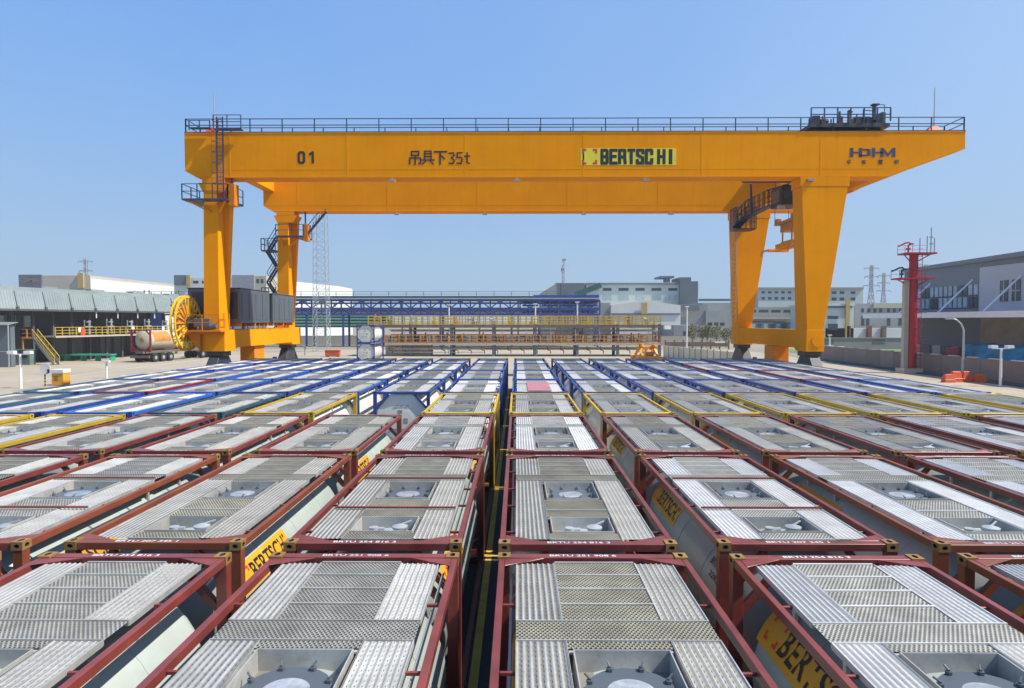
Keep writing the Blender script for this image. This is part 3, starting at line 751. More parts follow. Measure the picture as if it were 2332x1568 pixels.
# caged ladder up the near left leg and girder end
b = MB(); lx, ly = -21.55, NY-.35
for dx in (-.22, .22): b.bar((lx+dx,ly,14.3),(lx+dx,ly,GT+1.1),.075)
for k in range(20): z = 14.5+.3*k; b.bar((lx-.22,ly,z),(lx+.22,ly,z),.03)
for k in range(7):
    z = 15.4+.75*k; pts = [(lx+.38*math.sin(t), ly-.36-.36*math.cos(t), z) for t in (R(-130),R(-70),R(0),R(70),R(130))]
    for p, q in zip(pts, pts[1:]): b.bar(p, q, .035)
for dx in (-.3, 0, .3): b.bar((lx+dx,ly-.68,15.4),(lx+dx,ly-.68,GT-.1),.022)
b.build('ladder', M['rail_dark'], CR)
# small deck with its own railing at the top of the ladder
b = MB(); b.box(-21.9,-19.9,NY-.6,NY-.15,GT+.13,GT+.2); railing(b,[(-21.9,NY-.6,GT+.2),(-19.9,NY-.6,GT+.2)],.95,1.0,.028)
b.box(-23.7,-22.2,NY-.5,NY-.1,GT+.25,GT+.32); railing(b,[(-23.7,NY-.5,GT+.1),(-22.2,NY-.5,GT+.1)],.7,.7,.03)
b.build('ladder_landing', M['rail_dark'], CR)
# aviation lamps and lightning rods on both ends
for X, hz in ((-22.4, 3.3), (30.55, 3.4)):
    b = MB(); b.hexa([(X-.75,NY+.3,GT+.06),(X+.55,NY+.3,GT+.06),(X+.55,NY+1.1,GT+.06),(X-.75,NY+1.1,GT+.06)],[(X-.3,NY+.5,GT+.55),(X+.2,NY+.5,GT+.55),(X+.2,NY+.9,GT+.55),(X-.3,NY+.9,GT+.55)])
    b.build('rod_foot', M['barrier_orange'], CR)
    b = MB(); b.tube((X,NY+.7,GT+.5),(X,NY+.7,GT+hz),.05,6,.025); b.build('lightning_rod', M['pylon_grey'], CR)
# right (broad, tapering) legs
for Y0 in (NY, FY):
    b = MB(); z0 = ST-.02
    b.hexa([(21.2,Y0-.03,z0),(22.4,Y0-.03,z0),(22.4,Y0+2.0,z0),(21.2,Y0+2.0,z0)], [(20.65,Y0-.03,GB-.75),(24.0,Y0-.03,GB-.75),(24.0,Y0+1.6,GB-.75),(20.65,Y0+1.6,GB-.75)])
    b.box(20.55, 24.1, Y0-.05, Y0+1.62, GB-.745, GB-.07)
    b.build('leg', CY, CR, bevel=.012)
# sill beams
for X0, X1 in ((-23.25,-21.55),(21.15,22.45)):
    b = MB(); b.prism([(NY-.06,SB+.02),(NY+1.7,SB),(NY+2.1,SB+.25),(FY-.6,SB+.25),(FY-.2,SB),(FY+2.1,SB),(FY+2.1,ST),(NY-.06,ST)], 'x', X0, X1)
    b.build('sill_beam', CY, CR, bevel=.012)
    xm = (X0+X1)/2
    # walkway railing along the sill, pads and wheel bogies
    for yc in (NY+.9, FY+.8):
        b = MB()
        b.hexa([(xm-.42,yc-2.7,.75),(xm+.42,yc-2.7,.75),(xm+.42,yc+2.7,.75),(xm-.42,yc+2.7,.75)], [(xm-.38,yc-.8,SB-.35),(xm+.38,yc-.8,SB-.35),(xm+.38,yc+.8,SB-.35),(xm-.38,yc+.8,SB-.35)])
        b.box(xm-.6,xm+.6,yc-.7,yc+.7,SB-.349,SB-.002)
        bg = b.build('bogie', M['dark_steel'], CR, bevel=.02)
        for dy in (-2.1,-.75,.75,2.1):
            b = MB(); b.lathe([(.36,-.13),(.36,-.1),(.3,-.09),(.3,.09),(.36,.1),(.36,.13)],(xm,yc+dy,.40),'x',20); b.build('wheel', M['steel_grey'], bg, smooth=True)
        b = MB(); s_ = -1 if X0 < 0 else 1
        b.box(xm+s_*.45,xm+s_*.95,yc-1.9,yc-1.3,.9,1.5); b.tube((xm+s_*.7,yc-1.6,1.5),(xm+s_*.7,yc-1.6,2.1),.2,12); b.build('drive_motor', M['house_grey'], CR)
    b = MB(); yc = (NY+FY)/2 - .3
    b.box(xm-.6,xm+.6,yc-1.1,yc+1.1,1.6,SB+.2); b.box(xm-.75,xm+.75,yc-.5,yc+.9,1.0,1.6)
    b.build('cable_guide', M['crane_deep_orange'], CR, bevel=.02)
for yc in (3.9,):
    b = MB(); b.lathe([(.42,0),(.42,.05),(.34,.06),(.34,.03),(.1,.03)],(21.95,NY-.115,4.05),'y',20); b.build('manhole_cover', CY, CR)
# machine houses over the left sill
for (y0, y1, x0, x1, z1) in ((NY+2.1,NY+8.1,-25.3,-21.25,8.0),(NY+8.6,FY-.9,-25.0,-21.15,7.85)):
    b = MB(); b.box(x0,x1,y0,y1,5.35,z1); b.box(x0-.06,x1+.06,y0-.06,y1+.06,z1+.002,z1+.07)
    h = b.build('machine_house', M['house_grey'], CR, bevel=.03)
    b = MB(); n = 4
    for k in range(n):
        a = y0 + .25 + (y1-y0-.5)*k/n; c = y0 + .25 + (y1-y0-.5)*(k+.86)/n
        b.box(x1+.003, x1+.03, a, c, 5.6, z1-.25)
    b.build('door', M['house_grey'], h, bevel=.008)
    for xa_ in (x0+.3, x1-1.5):
        b = MB(); b.box(xa_, xa_+1.3, y0-.012, y0-.002, 5.66, 7.72)
        for k in range(16): z = 5.7 + .125*k; b.box(xa_+.03,xa_+1.27,y0-.035,y0-.0125,z,z+.05)
        b.build('louvre', M['house_black'], h)
    b = MB()
    for y in (y0+.3, (y0+y1)/2, y1-.3): b.box(x0+.2,x1-.05,y-.09,y+.09,5.1,5.345)
    for y in (y0+1.2, (y0+y1)/2+1, y1-1): b.bar((-21.5,y,4.9),(x1-.1,y,5.3),.1)
    b.build('house_bearer', M['crane_deep_orange'], CR)
b = MB(); b.box(-21.19,-21.16,FY-1.5,FY-1.2,5.9,6.9); b.build('warning_plate', M['white_paint'], CR)
b = MB(); railing(b,[(-21.6,NY-.9,4.95),(-21.6,NY+.9,4.95)],1.1,.9,.03); b.box(-23.9,-21.4,NY-1.0,NY-.07,4.72,4.84); railing(b,[(-24.0,NY-.95,4.85),(-21.55,NY-.95,4.85)],1.1,1.2,.03)
b.build('sill_railing', M['crane_deep_orange'], CR)
# cable reel: upright spoked disc beside the left sill
rx, ry, rz, rr = -24.45, NY+.1, 5.35, 1.95
b = MB()
N = 40
for s_ in (-1, 1):
    for i in range(N):
        a0, a1 = 2*math.pi*i/N, 2*math.pi*(i+1)/N
        b.bar((rx+s_*.16, ry+rr*math.cos(a0), rz+rr*math.sin(a0)), (rx+s_*.16, ry+rr*math.cos(a1), rz+rr*math.sin(a1)), .09, .16)
        if i % 2 == 0: b.bar((rx+s_*.16, ry+.45*math.cos(a0), rz+.45*math.sin(a0)), (rx+s_*.16, ry+rr*math.cos(a0), rz+rr*math.sin(a0)), .13, .05)
for i in range(0, N, 2):
    a0 = 2*math.pi*i/N; b.bar((rx-.16, ry+rr*math.cos(a0), rz+rr*math.sin(a0)), (rx+.16, ry+rr*math.cos(a0), rz+rr*math.sin(a0)), .06)
reel = b.build('cable_reel', M['reel_yellow'], CR)
b = MB(); b.lathe([(1.35,-.12),(1.35,.12)],(rx,ry,rz),'x',32); b.build('wound_cable', M['rust_orange'], reel)
b = MB(); b.lathe([(.5,-.2),(.5,.25),(.25,.3),(.25,.9)],(rx,ry,rz),'x',20); b.build('hub', M['dark_steel'], reel)
b = MB(); b.box(rx+.7,rx+1.9,ry-.35,ry+.35,rz-.25,rz+.35); b.tube((rx+1.0,ry,rz-.35),(rx+2.3,ry,rz-.2),.25,12); b.build('reel_motor', M['house_grey'], CR, bevel=.03)
b = MB(); b.prism([(-24.2,4.55),(-23.2,3.3),(-23.2,4.7),(-24.2,4.7)],'y',ry-.5,ry+.5); b.box(-24.2,-21.6,ry-.7,ry-.25,4.55,4.7); b.build('reel_bracket', M['crane_deep_orange'], CR)
# zigzag stair on the far left leg
b = MB(); sx0, sx1, sy = -24.2, -23.2, FY+.4
z = 4.9; k = 0
while z < 13.0:
    za, zb = z, z+1.45
    p, q = ((sx0,sy,za),(sx1-.1,sy,zb)) if k % 2 else ((sx1-.1,sy,za),(sx0,sy,zb))
    for dy in (0,.7): b.bar((p[0],p[1]+dy,p[2]),(q[0],q[1]+dy,q[2]),.05,.18); b.bar((p[0],p[1]+dy,p[2]+.95),(q[0],q[1]+dy,q[2]+.95),.05)
    for i in range(7):
        t = (i+.5)/7; x = p[0]+(q[0]-p[0])*t; zz = za+(zb-za)*t; b.box(x-.1,x+.1,sy,sy+.7,zz-.02,zz+.02)
    z = zb; k += 1
b.build('staircase', M['rail_dark'], CR)
for zz in (7.6, 12.3):
    b = MB(); b.box(-24.5,-23.15,FY-.2,FY+1.6,zz-.12,zz); railing(b,[(-23.15,FY-.2,zz),(-24.5,FY-.2,zz),(-24.5,FY+1.6,zz)],1.1,.9,.035); b.build('stair_landing', M['rail_dark'], CR)
b = MB(); b.bar((-20.2,FY-.2,13.6),(-18.2,FY-.2,GB-.1),.12,.2); b.bar((-20.2,FY-.2,14.4),(-18.9,FY-.2,GB-.1),.06)
for k in range(7): t = k/7; b.bar((-20.2+2*t,FY-.2,13.6+2.3*t),(-20.0+2*t,FY-.2,14.3+2.3*t),.05)
b.build('inclined_ladder', M['rail_dark'], CR)
# vertical ladder beside the far right leg
b = MB(); X = 20.55
for dx in (-.25,.25): b.bar((X+dx,FY-.3,3.4),(X+dx,FY-.3,GB),.045)
for k in range(30): b.bar((X-.25,FY-.3,3.6+.42*k),(X+.25,FY-.3,3.6+.42*k),.03)
for k in range(9):
    zz = 5+1.2*k; pts = [(X-.25,FY-.3,zz),(X-.3,FY-.8,zz),(X+.3,FY-.8,zz),(X+.25,FY-.3,zz)]
    for p, q in zip(pts, pts[1:]): b.bar(p, q, .035)
b.build('ladder', M['pylon_grey'], CR)
# trolley on top of the girders
tx0, tx1 = 21.2, 26.9
b = MB(); b.box(tx0,tx1,NY-.1,NY+1.5,GT+.35,GT+.62); b.box(tx0+1.2,tx1-1.2,NY+1.6,FY+1.7,GT+.25,GT+.6)
for X in (tx0+.6, tx1-.6):
    for Y in (NY+.7, FY+.8): b.lathe([(.3,-.12),(.3,.12)],(X,Y,GT+.36),'y',16)
tro = b.build('trolley', M['dark_steel'], CR)
b = MB(); railing(b,[(tx0,NY-.15,GT+.75),(tx1,NY-.15,GT+.75)],.95,.95,.04); b.build('trolley_railing', M['rail_dark'], tro)
b = MB(); b.tube((tx0+.6,NY+.6,GT+.9),(tx0+1.5,NY+.6,GT+.9),.26,12); b.box(tx0+.3,tx0+.8,NY+.2,NY+1.0,GT+.63,GT+1.25); b.build('travel_motor', M['house_black'], tro)
b = MB(); b.tube((24.2,NY+1.6,GT+.95),(26.0,NY+1.6,GT+.95),.33,16); b.prism([(23.9,GT+.63),(26.2,GT+.63),(25.7,GT+1.2),(24.6,GT+1.2)],'y',NY+.3,NY+1.2); b.box(26.45,26.8,NY+.3,NY+1,GT+.63,GT+1.5); b.build('hoist_winch', M['house_grey'], tro)
b = MB()
b.bar((24.05,NY+.2,GT+.76),(24.05,NY+.2,GT+1.6),.13); b.bar((24.05,NY+.2,GT+1.6),(24.3,NY+.2,GT+1.45),.14); b.bar((25.2,NY+.3,GT+.6),(25.2,NY+.3,GT+1.7),.10); b.bar((tx0+.3,NY+.3,GT+.66),(26.75,NY+.3,GT+.66),.12)
b.bar((25.95,NY+.3,GT+.76),(25.95,NY+.3,GT+2.0),.2); b.box(25.75,26.25,NY+.1,NY+.5,GT+2.0,GT+2.08); b.bar((26.25,NY+.3,GT+2.04),(26.7,NY+.3,GT+2.04),.04); b.bar((26.7,NY+.3,GT+2.04),(26.7,NY+.3,GT+1.5),.04)
b.bar((25.2,NY+.3,GT+1.65),(25.9,NY+.3,GT+1.6),.05)
rt = random.Random(4)
for k in range(9):
    x = tx0+.4+k*.62; h_ = rt.uniform(.35,1.0); b.bar((x,NY+.3,GT+.6),(x,NY+.3,GT+.62+h_),rt.uniform(.05,.12))
    if k % 2: b.box(x-.12,x+.2,NY+.2,NY+.5,GT+.62,GT+.62+h_*.6)
b.build('service_jib', M['dark_steel'], tro)
# driver's cab and its catwalk under the trolley
b = MB(); b.box(21.55,23.3,54.6,57.0,15.0,16.6); cab = b.build('operator_cab', M['house_black'], CR, bevel=.05)
b = MB(); b.box(21.7,23.15,54.57,54.592,15.35,16.35); b.box(21.52,21.545,54.8,56.8,15.3,16.35); b.build('cab_window', M['window_glass'], cab)
b = MB(); b.box(21.3,21.8,54.5,54.9,14.6,14.95); b.build('cab_lamp', M['galv'], cab)
b = MB()
pts = [at(1800,458,57), at(1745,474,58.5), at(1700,495,60), at(1676,520,61)]
for p, q in zip(pts, pts[1:]):
    b.bar(p, q, .9, .1); 
    for dy in (-.4,.4):
        o_ = Vector((0,dy,0)); railing(b,[p+o_,q+o_],1.5,.45,.03,(1,.6,.3))
b.bar(at(1710,420,58), at(1712,490,58), .14); b.bar(at(1690,412,58), at(1805,412,56), .35, .3)
b.build('catwalk', M['rail_dark'], CR)
b = MB(); p = at(1692,523,61); b.box(p.x-.9,p.x+.9,60.2,61.8,p.z-.1,p.z); railing(b,[(p.x-.9,61.8,p.z),(p.x-.9,60.2,p.z),(p.x+.9,60.2,p.z),(p.x+.9,61.8,p.z)],1.9,.4,.03,(1,.66,.33)); b.build('access_cage', M['rail_dark'], CR)
b = MB()
for X in (22.4,23.6):
    for Y in (54.3,58.2): b.tube((X,Y,13.9),(X,Y,GT+.3),.025,5)
b.build('hoist_rope', M['dark_steel'], CR)
# spreader hanging from the ropes
SPR = thing('hanging_spreader', 'orange lifting spreader hanging from the gantry crane beside its near right leg', 'spreader', (23,56.2,11))
b = MB(); b.box(22.35,23.9,54.2,58.2,13.75,13.95); b.box(22.35,22.75,54.3,54.8,13.95,14.3); b.box(22.35,22.75,57.6,58.1,13.95,14.3); b.box(22.6,23.6,55,57.5,13.1,13.75); b.build('headblock', M['rust_orange'], SPR, bevel=.02)
b = MB()
for x, y in ((22.7,55.3),(22.7,57.2),(23.5,55.3),(23.5,57.2)): b.tube((x,y,12.2),(x,y,13.1),.07,8)
b.box(22.6,23.6,55.2,57.3,12.15,12.25); b.build('hanger_link', M['rust_orange'], SPR)
b = MB(); b.box(22.5,23.7,54.2,58.3,11.75,12.15); b.box(22.2,24.0,53.2,53.45,11.6,11.85); b.box(22.2,24.0,59.0,59.25,11.6,11.85); b.box(22.8,23.4,53.45,59.0,11.65,11.745); b.build('main_frame', CY, SPR, bevel=.02)
for y in (53.33,59.13):
    b = MB(); b.bar((22.2,y,11.75),(21.75,y,11.65),.18); b.bar((21.75,y,11.7),(21.6,y,11.2),.12,.25); b.build('corner_flipper', M['rust_orange'], SPR)
# ------------------------------------------------------------------ buildings and plant around the yard
def fbox(b, x0, x1, ytop, Y, depth, ybot=None, m=0, proud=0.0):
    p, q = at(x0, ytop, Y), at(x1, ytop, Y); z0 = 0 if ybot is None else at(x0, ybot, Y).z
    b.box(p.x, q.x, Y - proud, Y + depth, z0, p.z, m)
def win(parent, x0, x1, y0, y1, Y, mat='window_glass', sill=True, name='window'):
    p, q = at(x0, y1, Y), at(x1, y0, Y); b = MB()
    b.box(p.x, q.x, Y-.03, Y-.004, p.z, q.z)
    o = b.build(name, M[mat], parent)
    return o
# long loading shed along the left side
SA, SBv = gnd(-40, 838), gnd(424, 805)
SH = thing('loading_shed', 'long dark loading shed with pale teal sheet-metal canopy left of the yard', 'shed', (SA.x, SA.y, 0))
dv = (SBv - SA); Ls = dv.length; dv.normalize(); nv = Vector((dv.y, -dv.x, 0))       # nv points to the yard
def sp(s, t, z): return SA + dv*s + nv*t + Vector((0,0,z))
def sbox(b, s0, s1, t0, t1, z0, z1, m=0): b.hexa([sp(s0,t0,z0),sp(s1,t0,z0),sp(s1,t1,z0),sp(s0,t1,z0)], [sp(s0,t0,z1),sp(s1,t0,z1),sp(s1,t1,z1),sp(s0,t1,z1)], m)
b = MB(); sbox(b, 0, Ls, -14, -4.2, 0, 7.2); b.build('wall', M['shed_dark'], SH)
nseg = 9
for k in range(nseg):
    b = MB(); s0, s1 = Ls*k/nseg+.06, Ls*(k+1)/nseg-.06
    zt_ = 9.3 - .02*k
    b.hexa([sp(s0,.2,zt_-.05),sp(s1,.2,zt_-.05),sp(s1,.7,7.0),sp(s0,.7,7.0)],[sp(s0,.3,zt_),sp(s1,.3,zt_),sp(s1,.8,7.0),sp(s0,.8,7.0)])
    n = 10
    for i in range(n):
        s = s0 + (s1-s0)*(i+.5)/n; b.bar(sp(s,.31,zt_+.0), sp(s,.805,7.0), .04, .04)
    b.build('canopy_sheet', M['shed_roof'], SH)
    b = MB(); b.bar(sp(s1+.06,.3,9.2), sp(s1+.06,.84,7.0), .10, .10); sbox(b, s1-.12, s1+.2, .82, .98, 6.9, 7.3); b.build('canopy_joint', M['shed_dark'], SH)
    if k % 2 == 0:
        b = MB(); s = (s0+s1)/2; sbox(b, s-1.2, s+1.2, -1.6, -.6, 9.21, 10.0); b.build('roof_ventilator', M['steel_grey'], SH)
b = MB(); sbox(b, 0, Ls, -14, .15, 9.0, 9.2); sbox(b, 0, Ls, -.3, .0, 9.201, 9.75); b.build('roof', M['shed_roof'], SH)
b = MB(); sbox(b, 0, Ls, .7, .9, 6.75, 6.98); b.build('gutter', M['shed_dark'], SH)
for k in range(12):
    s = Ls*(k+.5)/12
    b = MB(); sbox(b, s-.13, s+.13, -.9, -.6, 0, 6.9); b.build('column', M['shed_dark'], SH)
for k in range(7):
    b = MB(); s = 1.5 + k*1.3; sbox(b, s, s+1.1, -4.19, -4.12, 4.7, 6.2); w_ = b.build('window', M['window_sky_bright'] if k % 3 == 0 else M['window_glass'], SH)
    b = MB(); 
    for a_ in (0, 1.1): sbox(b, s+a_-.04, s+a_+.04, -4.11, -4.06, 4.65, 6.25)
    b.build('frame', M['steel_grey'], w_)
for k in range(9):
    b = MB(); s = Ls*.32 + k*2.6; sbox(b, s, s+1.9, -4.19, -4.1, .1, 3.1); b.build('door', M['slate_wall'] if k % 3 else M['house_black'], SH)
b = MB(); sbox(b, Ls*.25, Ls*1.02, -4.15, 1.2, 3.3, 3.5); b.build('deck', M['conc_post'], SH)
b = MB(); sbox(b, Ls*.9, Ls, -4.19, -3.9, 3.6, 6.7); b.build('blue_door', M['sign_blue'], SH)
b = MB(); sbox(b, Ls*.88, Ls*1.03, .96, 1.1, 6.9, 8.6); sg = b.build('blue_fascia_panel', M['sign_blue'], SH)
b = MB(); 
for z in (6.85, 8.6): sbox(b, Ls*.88-.1, Ls*1.03, .94, 1.14, z, z+.1)
b.build('frame', M['galv'], sg)
b = MB()
railing(b, [sp(Ls*.25,1.1,3.5), sp(Ls*1.02,1.1,3.5)], 1.15, 1.1, .05, (1,.66,.33))
b.build('yellow_railing', M['rail_yellow'], SH)
for k, s in enumerate((.42,.53,.64,.74,.85,.95)):
    b = MB(); S_ = Ls*s
    for a_, t_ in ((-.45,.2),(.45,.2),(0,.5)): b.tube(sp(S_+a_,t_,3.5), sp(S_+a_,t_,5.6+.2*(k%2)), .1, 8)
    sbox(b, S_-.6, S_+.6, .15, .55, 4.6, 4.8); sbox(b, S_-.5, S_+.3, .1, .6, 5.3, 5.45)
    b.build('loading_arm', M['steel_grey'], SH)
    b = MB(); b.tube(sp(S_+1.2,.6,5.9), sp(S_+1.2,.6,6.9), .09, 6); b.build('hose', M['white_paint'], SH)
for s in (.35, .62, .8):
    b = MB(); sbox(b, Ls*s, Ls*s+.5, 1.12, 1.2, 4.0, 4.6); b.build('notice_board', M['white_paint'], SH)
b = MB(); sbox(b, Ls*.36, Ls*.36+.7, 1.12, 1.2, 3.5, 4.5); b.build('fire_box', M['barrier_orange'], SH)
# stair down from the deck
ST_ = thing('yellow_staircase', 'yellow-railed steel staircase leading down from the shed deck to the yard', 'staircase', sp(Ls*.25,2.2,0))
p0, p1 = sp(Ls*.245,1.4,3.5), sp(Ls*.245+.2,9.5,.1)
p1 = gnd(124,832); p0 = at(60,770,p1.y)
p0.y = p1.y + 1.0
side = Vector((0,.9,0))
b = MB()
for k in (0,1): b.bar(p0+side*k, p1+side*k, .1, .3)
b.build('stringer', M['galv'], ST_)
b = MB()
for i in range(16):
    c = p0.lerp(p1, (i+.5)/16); b.bar(c, c+side, .3, .04)
b.build('tread', M['brown_steel'], ST_)
b = MB()
for k in (0,1):
    for l in (.5, 1.05): b.bar(p0+side*k+Vector((0,0,l)), p1+side*k+Vector((0,0,l)), .07)
    for i in range(7):
        c = p0.lerp(p1, i/6)+side*k; b.bar(c, c+Vector((0,0,1.05)), .06)
b.build('handrail', M['rail_yellow'], ST_)
b = MB(); b.box(p0.x-1.4,p0.x,p0.y-.1,p0.y+1.1,p0.z-.15,p0.z); b.bar((p0.x-1.2,p0.y,0),(p0.x-1.2,p0.y,p0.z),.15); railing(b,[(p0.x-1.4,p0.y+1,p0.z),(p0.x-1.4,p0.y,p0.z),(p0.x,p0.y,p0.z)],1.05,.7,.04); b.build('landing', M['rust_orange'], ST_)
# green bench-like trolley in front of the shed
p = gnd(200, 823)
gb = thing('green_flatbed', 'long low green flatbed rack standing in front of the dark shed', 'rack', p)
b = MB(); b.box(p.x-3.6,p.x+3.2,p.y,p.y+1.3,.75,.95); b.build('bed', M['bench_green'], gb)
for x in (-3.3,-1,1,3):
    b = MB(); b.box(p.x+x-.08,p.x+x+.08,p.y+.1,p.y+1.2,0,.75); b.build('leg', M['bench_green'], gb)
# grey-green cabin at the left edge
p = gnd(47, 832)
cb = thing('grey_green_cabin', 'small grey-green sheet-metal cabin below the stair at the left edge', 'cabin', p)
b = MB(); b.box(p.x-1.15,p.x+1.15,p.y,p.y+1.0,0,1.85); b.box(p.x-1.25,p.x+1.25,p.y-.08,p.y+1.28,1.852,1.95); b.build('wall', M['pipe_green'] if False else paint('cabin_green',(0.13,0.19,0.185),.5), cb)
b = MB(); b.box(p.x-.9,p.x-.2,p.y-.03,p.y-.004,.05,1.7); b.build('door', M['slate_wall'], cb)
b = MB(); b.box(p.x+.2,p.x+.9,p.y-.03,p.y-.004,.9,1.5); b.build('window', M['window_glass'], cb)
p = gnd(8, 838)
ck = thing('lean_to_shelter', 'grey metal lean-to with pale roof edge at the far left edge', 'shelter', p)
b = MB(); b.box(p.x-6,p.x+.3,p.y+.8,p.y+1.5,0,5.0); b.build('wall', M['slate_wall'], ck)
b = MB(); b.hexa([(p.x-6,p.y,5.0),(p.x+.6,p.y,5.0),(p.x+.6,p.y+1.7,5.3),(p.x-6,p.y+1.7,5.3)],[(p.x-6,p.y,5.15),(p.x+.6,p.y,5.08),(p.x+.6,p.y+1.7,5.38),(p.x-6,p.y+1.7,5.38)]); b.build('roof', M['shed_roof'], ck)
b = MB(); b.bar((p.x+.5,p.y+.2,0),(p.x+.5,p.y+.2,5.0),.1); b.bar((p.x+.5,p.y+.2,1.9),(p.x-5.5,p.y+.2,1.9),.08); b.build('post', M['galv'], ck)
# warehouses behind the shed
def warehouse(name, label, cat='warehouse', loc=(0,0,0)): return thing(name, label, cat, loc)
Y = 178
W1 = thing('white_warehouse', 'long white warehouse with dark name panel and yellow stripe behind the left shed', 'warehouse', (at(120,700,Y).x, Y, 0))
b = MB(); fbox(b, 42, 205, 628, Y, 60); a = at(205,626,Y)
b.build('wall', M['beige_wall'], W1)  # duller front: its shade is put into the wall colour
b = MB(); e = at(500, 657, Y+120); b.hexa([(a.x+.02,Y+.3,0),(e.x,e.y,0),(e.x-30,e.y+20,0),(a.x+.02,Y+59,0)],[(a.x+.02,Y+.3,a.z-1),(e.x,e.y,a.z-1.4),(e.x-30,e.y+20,a.z-1.4),(a.x+.02,Y+59,a.z-1)]); b.build('side_wall', M['white_wall'], W1)  # paler side: the sunlight on it is put into the wall colour
b = MB(); fbox(b, 42, 94, 626, Y-.4, .38, 653); sg = b.build('name_panel', M['slate_wall'], W1)
def bg_text(body, x0, y0, x1, y1, Y, mat, parent, bold=.01):
    p, q = at(x0,y1,Y), at(x1,y0,Y); return wall_text(body, p.x, q.x, p.z, q.z, Y, mat, parent, bold)
bg_text('ZAMEN', 53, 634, 87, 643, Y-.43, 'ochre', sg)
b = MB(); fbox(b, 176, 189, 622, Y-.5, .48, 656); b.build('yellow_stripe', M['ochre'], W1)
Y = 196
W2 = thing('grey_block', 'pale block with dark panel and ochre stripe behind the cable reel', 'building', (at(430,700,Y).x, Y, 0))
b = MB(); fbox(b, 396, 530, 634, Y, 25); b.build('wall', M['cream_wall'], W2)
b = MB(); fbox(b, 396, 432, 627, Y-.5, .48, 650); b.build('dark_panel', M['slate_wall'], W2)
b = MB(); fbox(b, 424, 433, 627, Y-.8, .28, 651); b.build('ochre_stripe', M['ochre'], W2)
for k in range(4): win(W2, 440+20*k, 452+20*k, 640, 646, Y)
Y = 188
W3 = thing('slate_tower_block', 'slate-grey flat block rising behind the machine house', 'building', (at(565,700,Y).x, Y, 0))
b = MB(); fbox(b, 528, 578, 627, Y, 20); b.build('wall', M['steel_grey'], W3)
b = MB(); fbox(b, 578.5, 606, 629, Y+.5, 20); b.build('pale_wing', M['beige_wall'], W3)
for x in (584, 594): win(W3, x, x+6, 636, 645, Y+.5)
Y = 200
W4 = thing('white_office_row', 'low white building with small dark windows left of the lattice mast', 'building', (at(690,700,Y).x, Y, 0))
b = MB(); p, q = at(600,634,Y), at(772,660,Y+45); b.hexa([(p.x,Y,0),(q.x,q.y,0),(q.x,q.y+20,0),(p.x,Y+20,0)],[(p.x,Y,p.z),(q.x,q.y,q.z+1.2),(q.x,q.y+20,q.z+1.2),(p.x,Y+20,p.z)]); b.build('wall', M['white_wall'], W4)
for r_ in range(2):
    for k in range(7):
        t = (k+.5)/7; c = p.lerp(q, t); b = MB(); zc = 12.2-.25*k - r_*3
        dirv = (q-p).normalized(); dirv.z = 0
        n_ = Vector((dirv.y,-dirv.x,0)); A = Vector((c.x,c.y,zc))+n_*.06
        b.hexa([A-dirv*.9,A+dirv*.9,A+dirv*.9-n_*.2,A-dirv*.9-n_*.2],[A-dirv*.9+Vector((0,0,1.2)),A+dirv*.9+Vector((0,0,1.2)),A+dirv*.9-n_*.2+Vector((0,0,1.2)),A-dirv*.9-n_*.2+Vector((0,0,1.2))])
        b.build('window', M['window_glass'], W4)
# green pipework and blue pipe rack
Y = 160
PG = thing('green_pipe_bridge', 'dull green pipe bridge with thin rail above the blue pipe rack', 'pipe bridge', (0, Y, 0))
b = MB()
zt1 = at(1000,677,Y).z
for dz, rr_ in ((0,.28),(-.75,.2)): b.tube((at(280,680,Y).x,Y,zt1+dz),(at(1290,680,Y).x,Y,zt1+dz),rr_,8)
b.build('pipe', M['pipe_green'], PG)
b = MB(); railing(b, [(at(290,680,Y).x,Y-.4,zt1+.1),(at(1285,680,Y).x,Y-.4,zt1+.1)], 1.2, 4.2, .06, (1,.5)); b.build('handrail', M['slate_wall'], PG)
for k in range(12):
    b = MB(); x = at(300+k*88,680,Y).x; b.box(x-.2,x+.2,Y-.2,Y+.2,0,zt1-.9); b.build('post', M['slate_wall'], PG)
rb = random.Random(5)
b = MB()
for k in range(40):
    x = at(285+rb.random()*150,0,Y).x; z = zt1+rb.uniform(-1.5,.6); b.tube((x,Y,z-1.2),(x,Y,z+rb.uniform(.3,1.6)),.14,5)
b.build('valve_cluster', M['pipe_green'], PG)
Y = 140
PB = thing('blue_pipe_rack', 'long blue steel truss pipe rack crossing behind the loading platform', 'pipe rack', (0, Y, 0))
def truss(b, xa, xb, y0, y1, Y, n, w=.28, m=0):
    p, q = at(xa,y1,Y), at(xb,y0,Y); z0, z1 = p.z, q.z
    for z in (z0, z1): b.bar((p.x,Y,z),(q.x,Y,z),w*1.3,m=m)
    for i in range(n+1):
        x = p.x+(q.x-p.x)*i/n; b.bar((x,Y,z0),(x,Y,z1),w,m=m)
        if i < n:
            x2 = p.x+(q.x-p.x)*(i+1)/n; a_, c_ = ((x,z0),(x2,z1)) if i % 2 else ((x,z1),(x2,z0)); b.bar((a_[0],Y,a_[1]),(c_[0],Y,c_[1]),w*.8,m=m)
for dY in (0, 5):
    b = MB(); truss(b, 372, 1366, 685, 703, Y+dY, 44); b.build('upper_truss', M['pipe_blue'], PB)
    b = MB(); truss(b, 372, 1366, 703.8, 717, Y+dY, 44, .3); b.build('lower_truss', M['pipe_blue'], PB)
b = MB(); p, q = at(372,683,Y), at(1366,680,Y); b.box(p.x,q.x,Y-.4,Y+5.5,p.z+.1,p.z+.35); b.build('walkway_deck', M['galv'], PB)
b = MB()
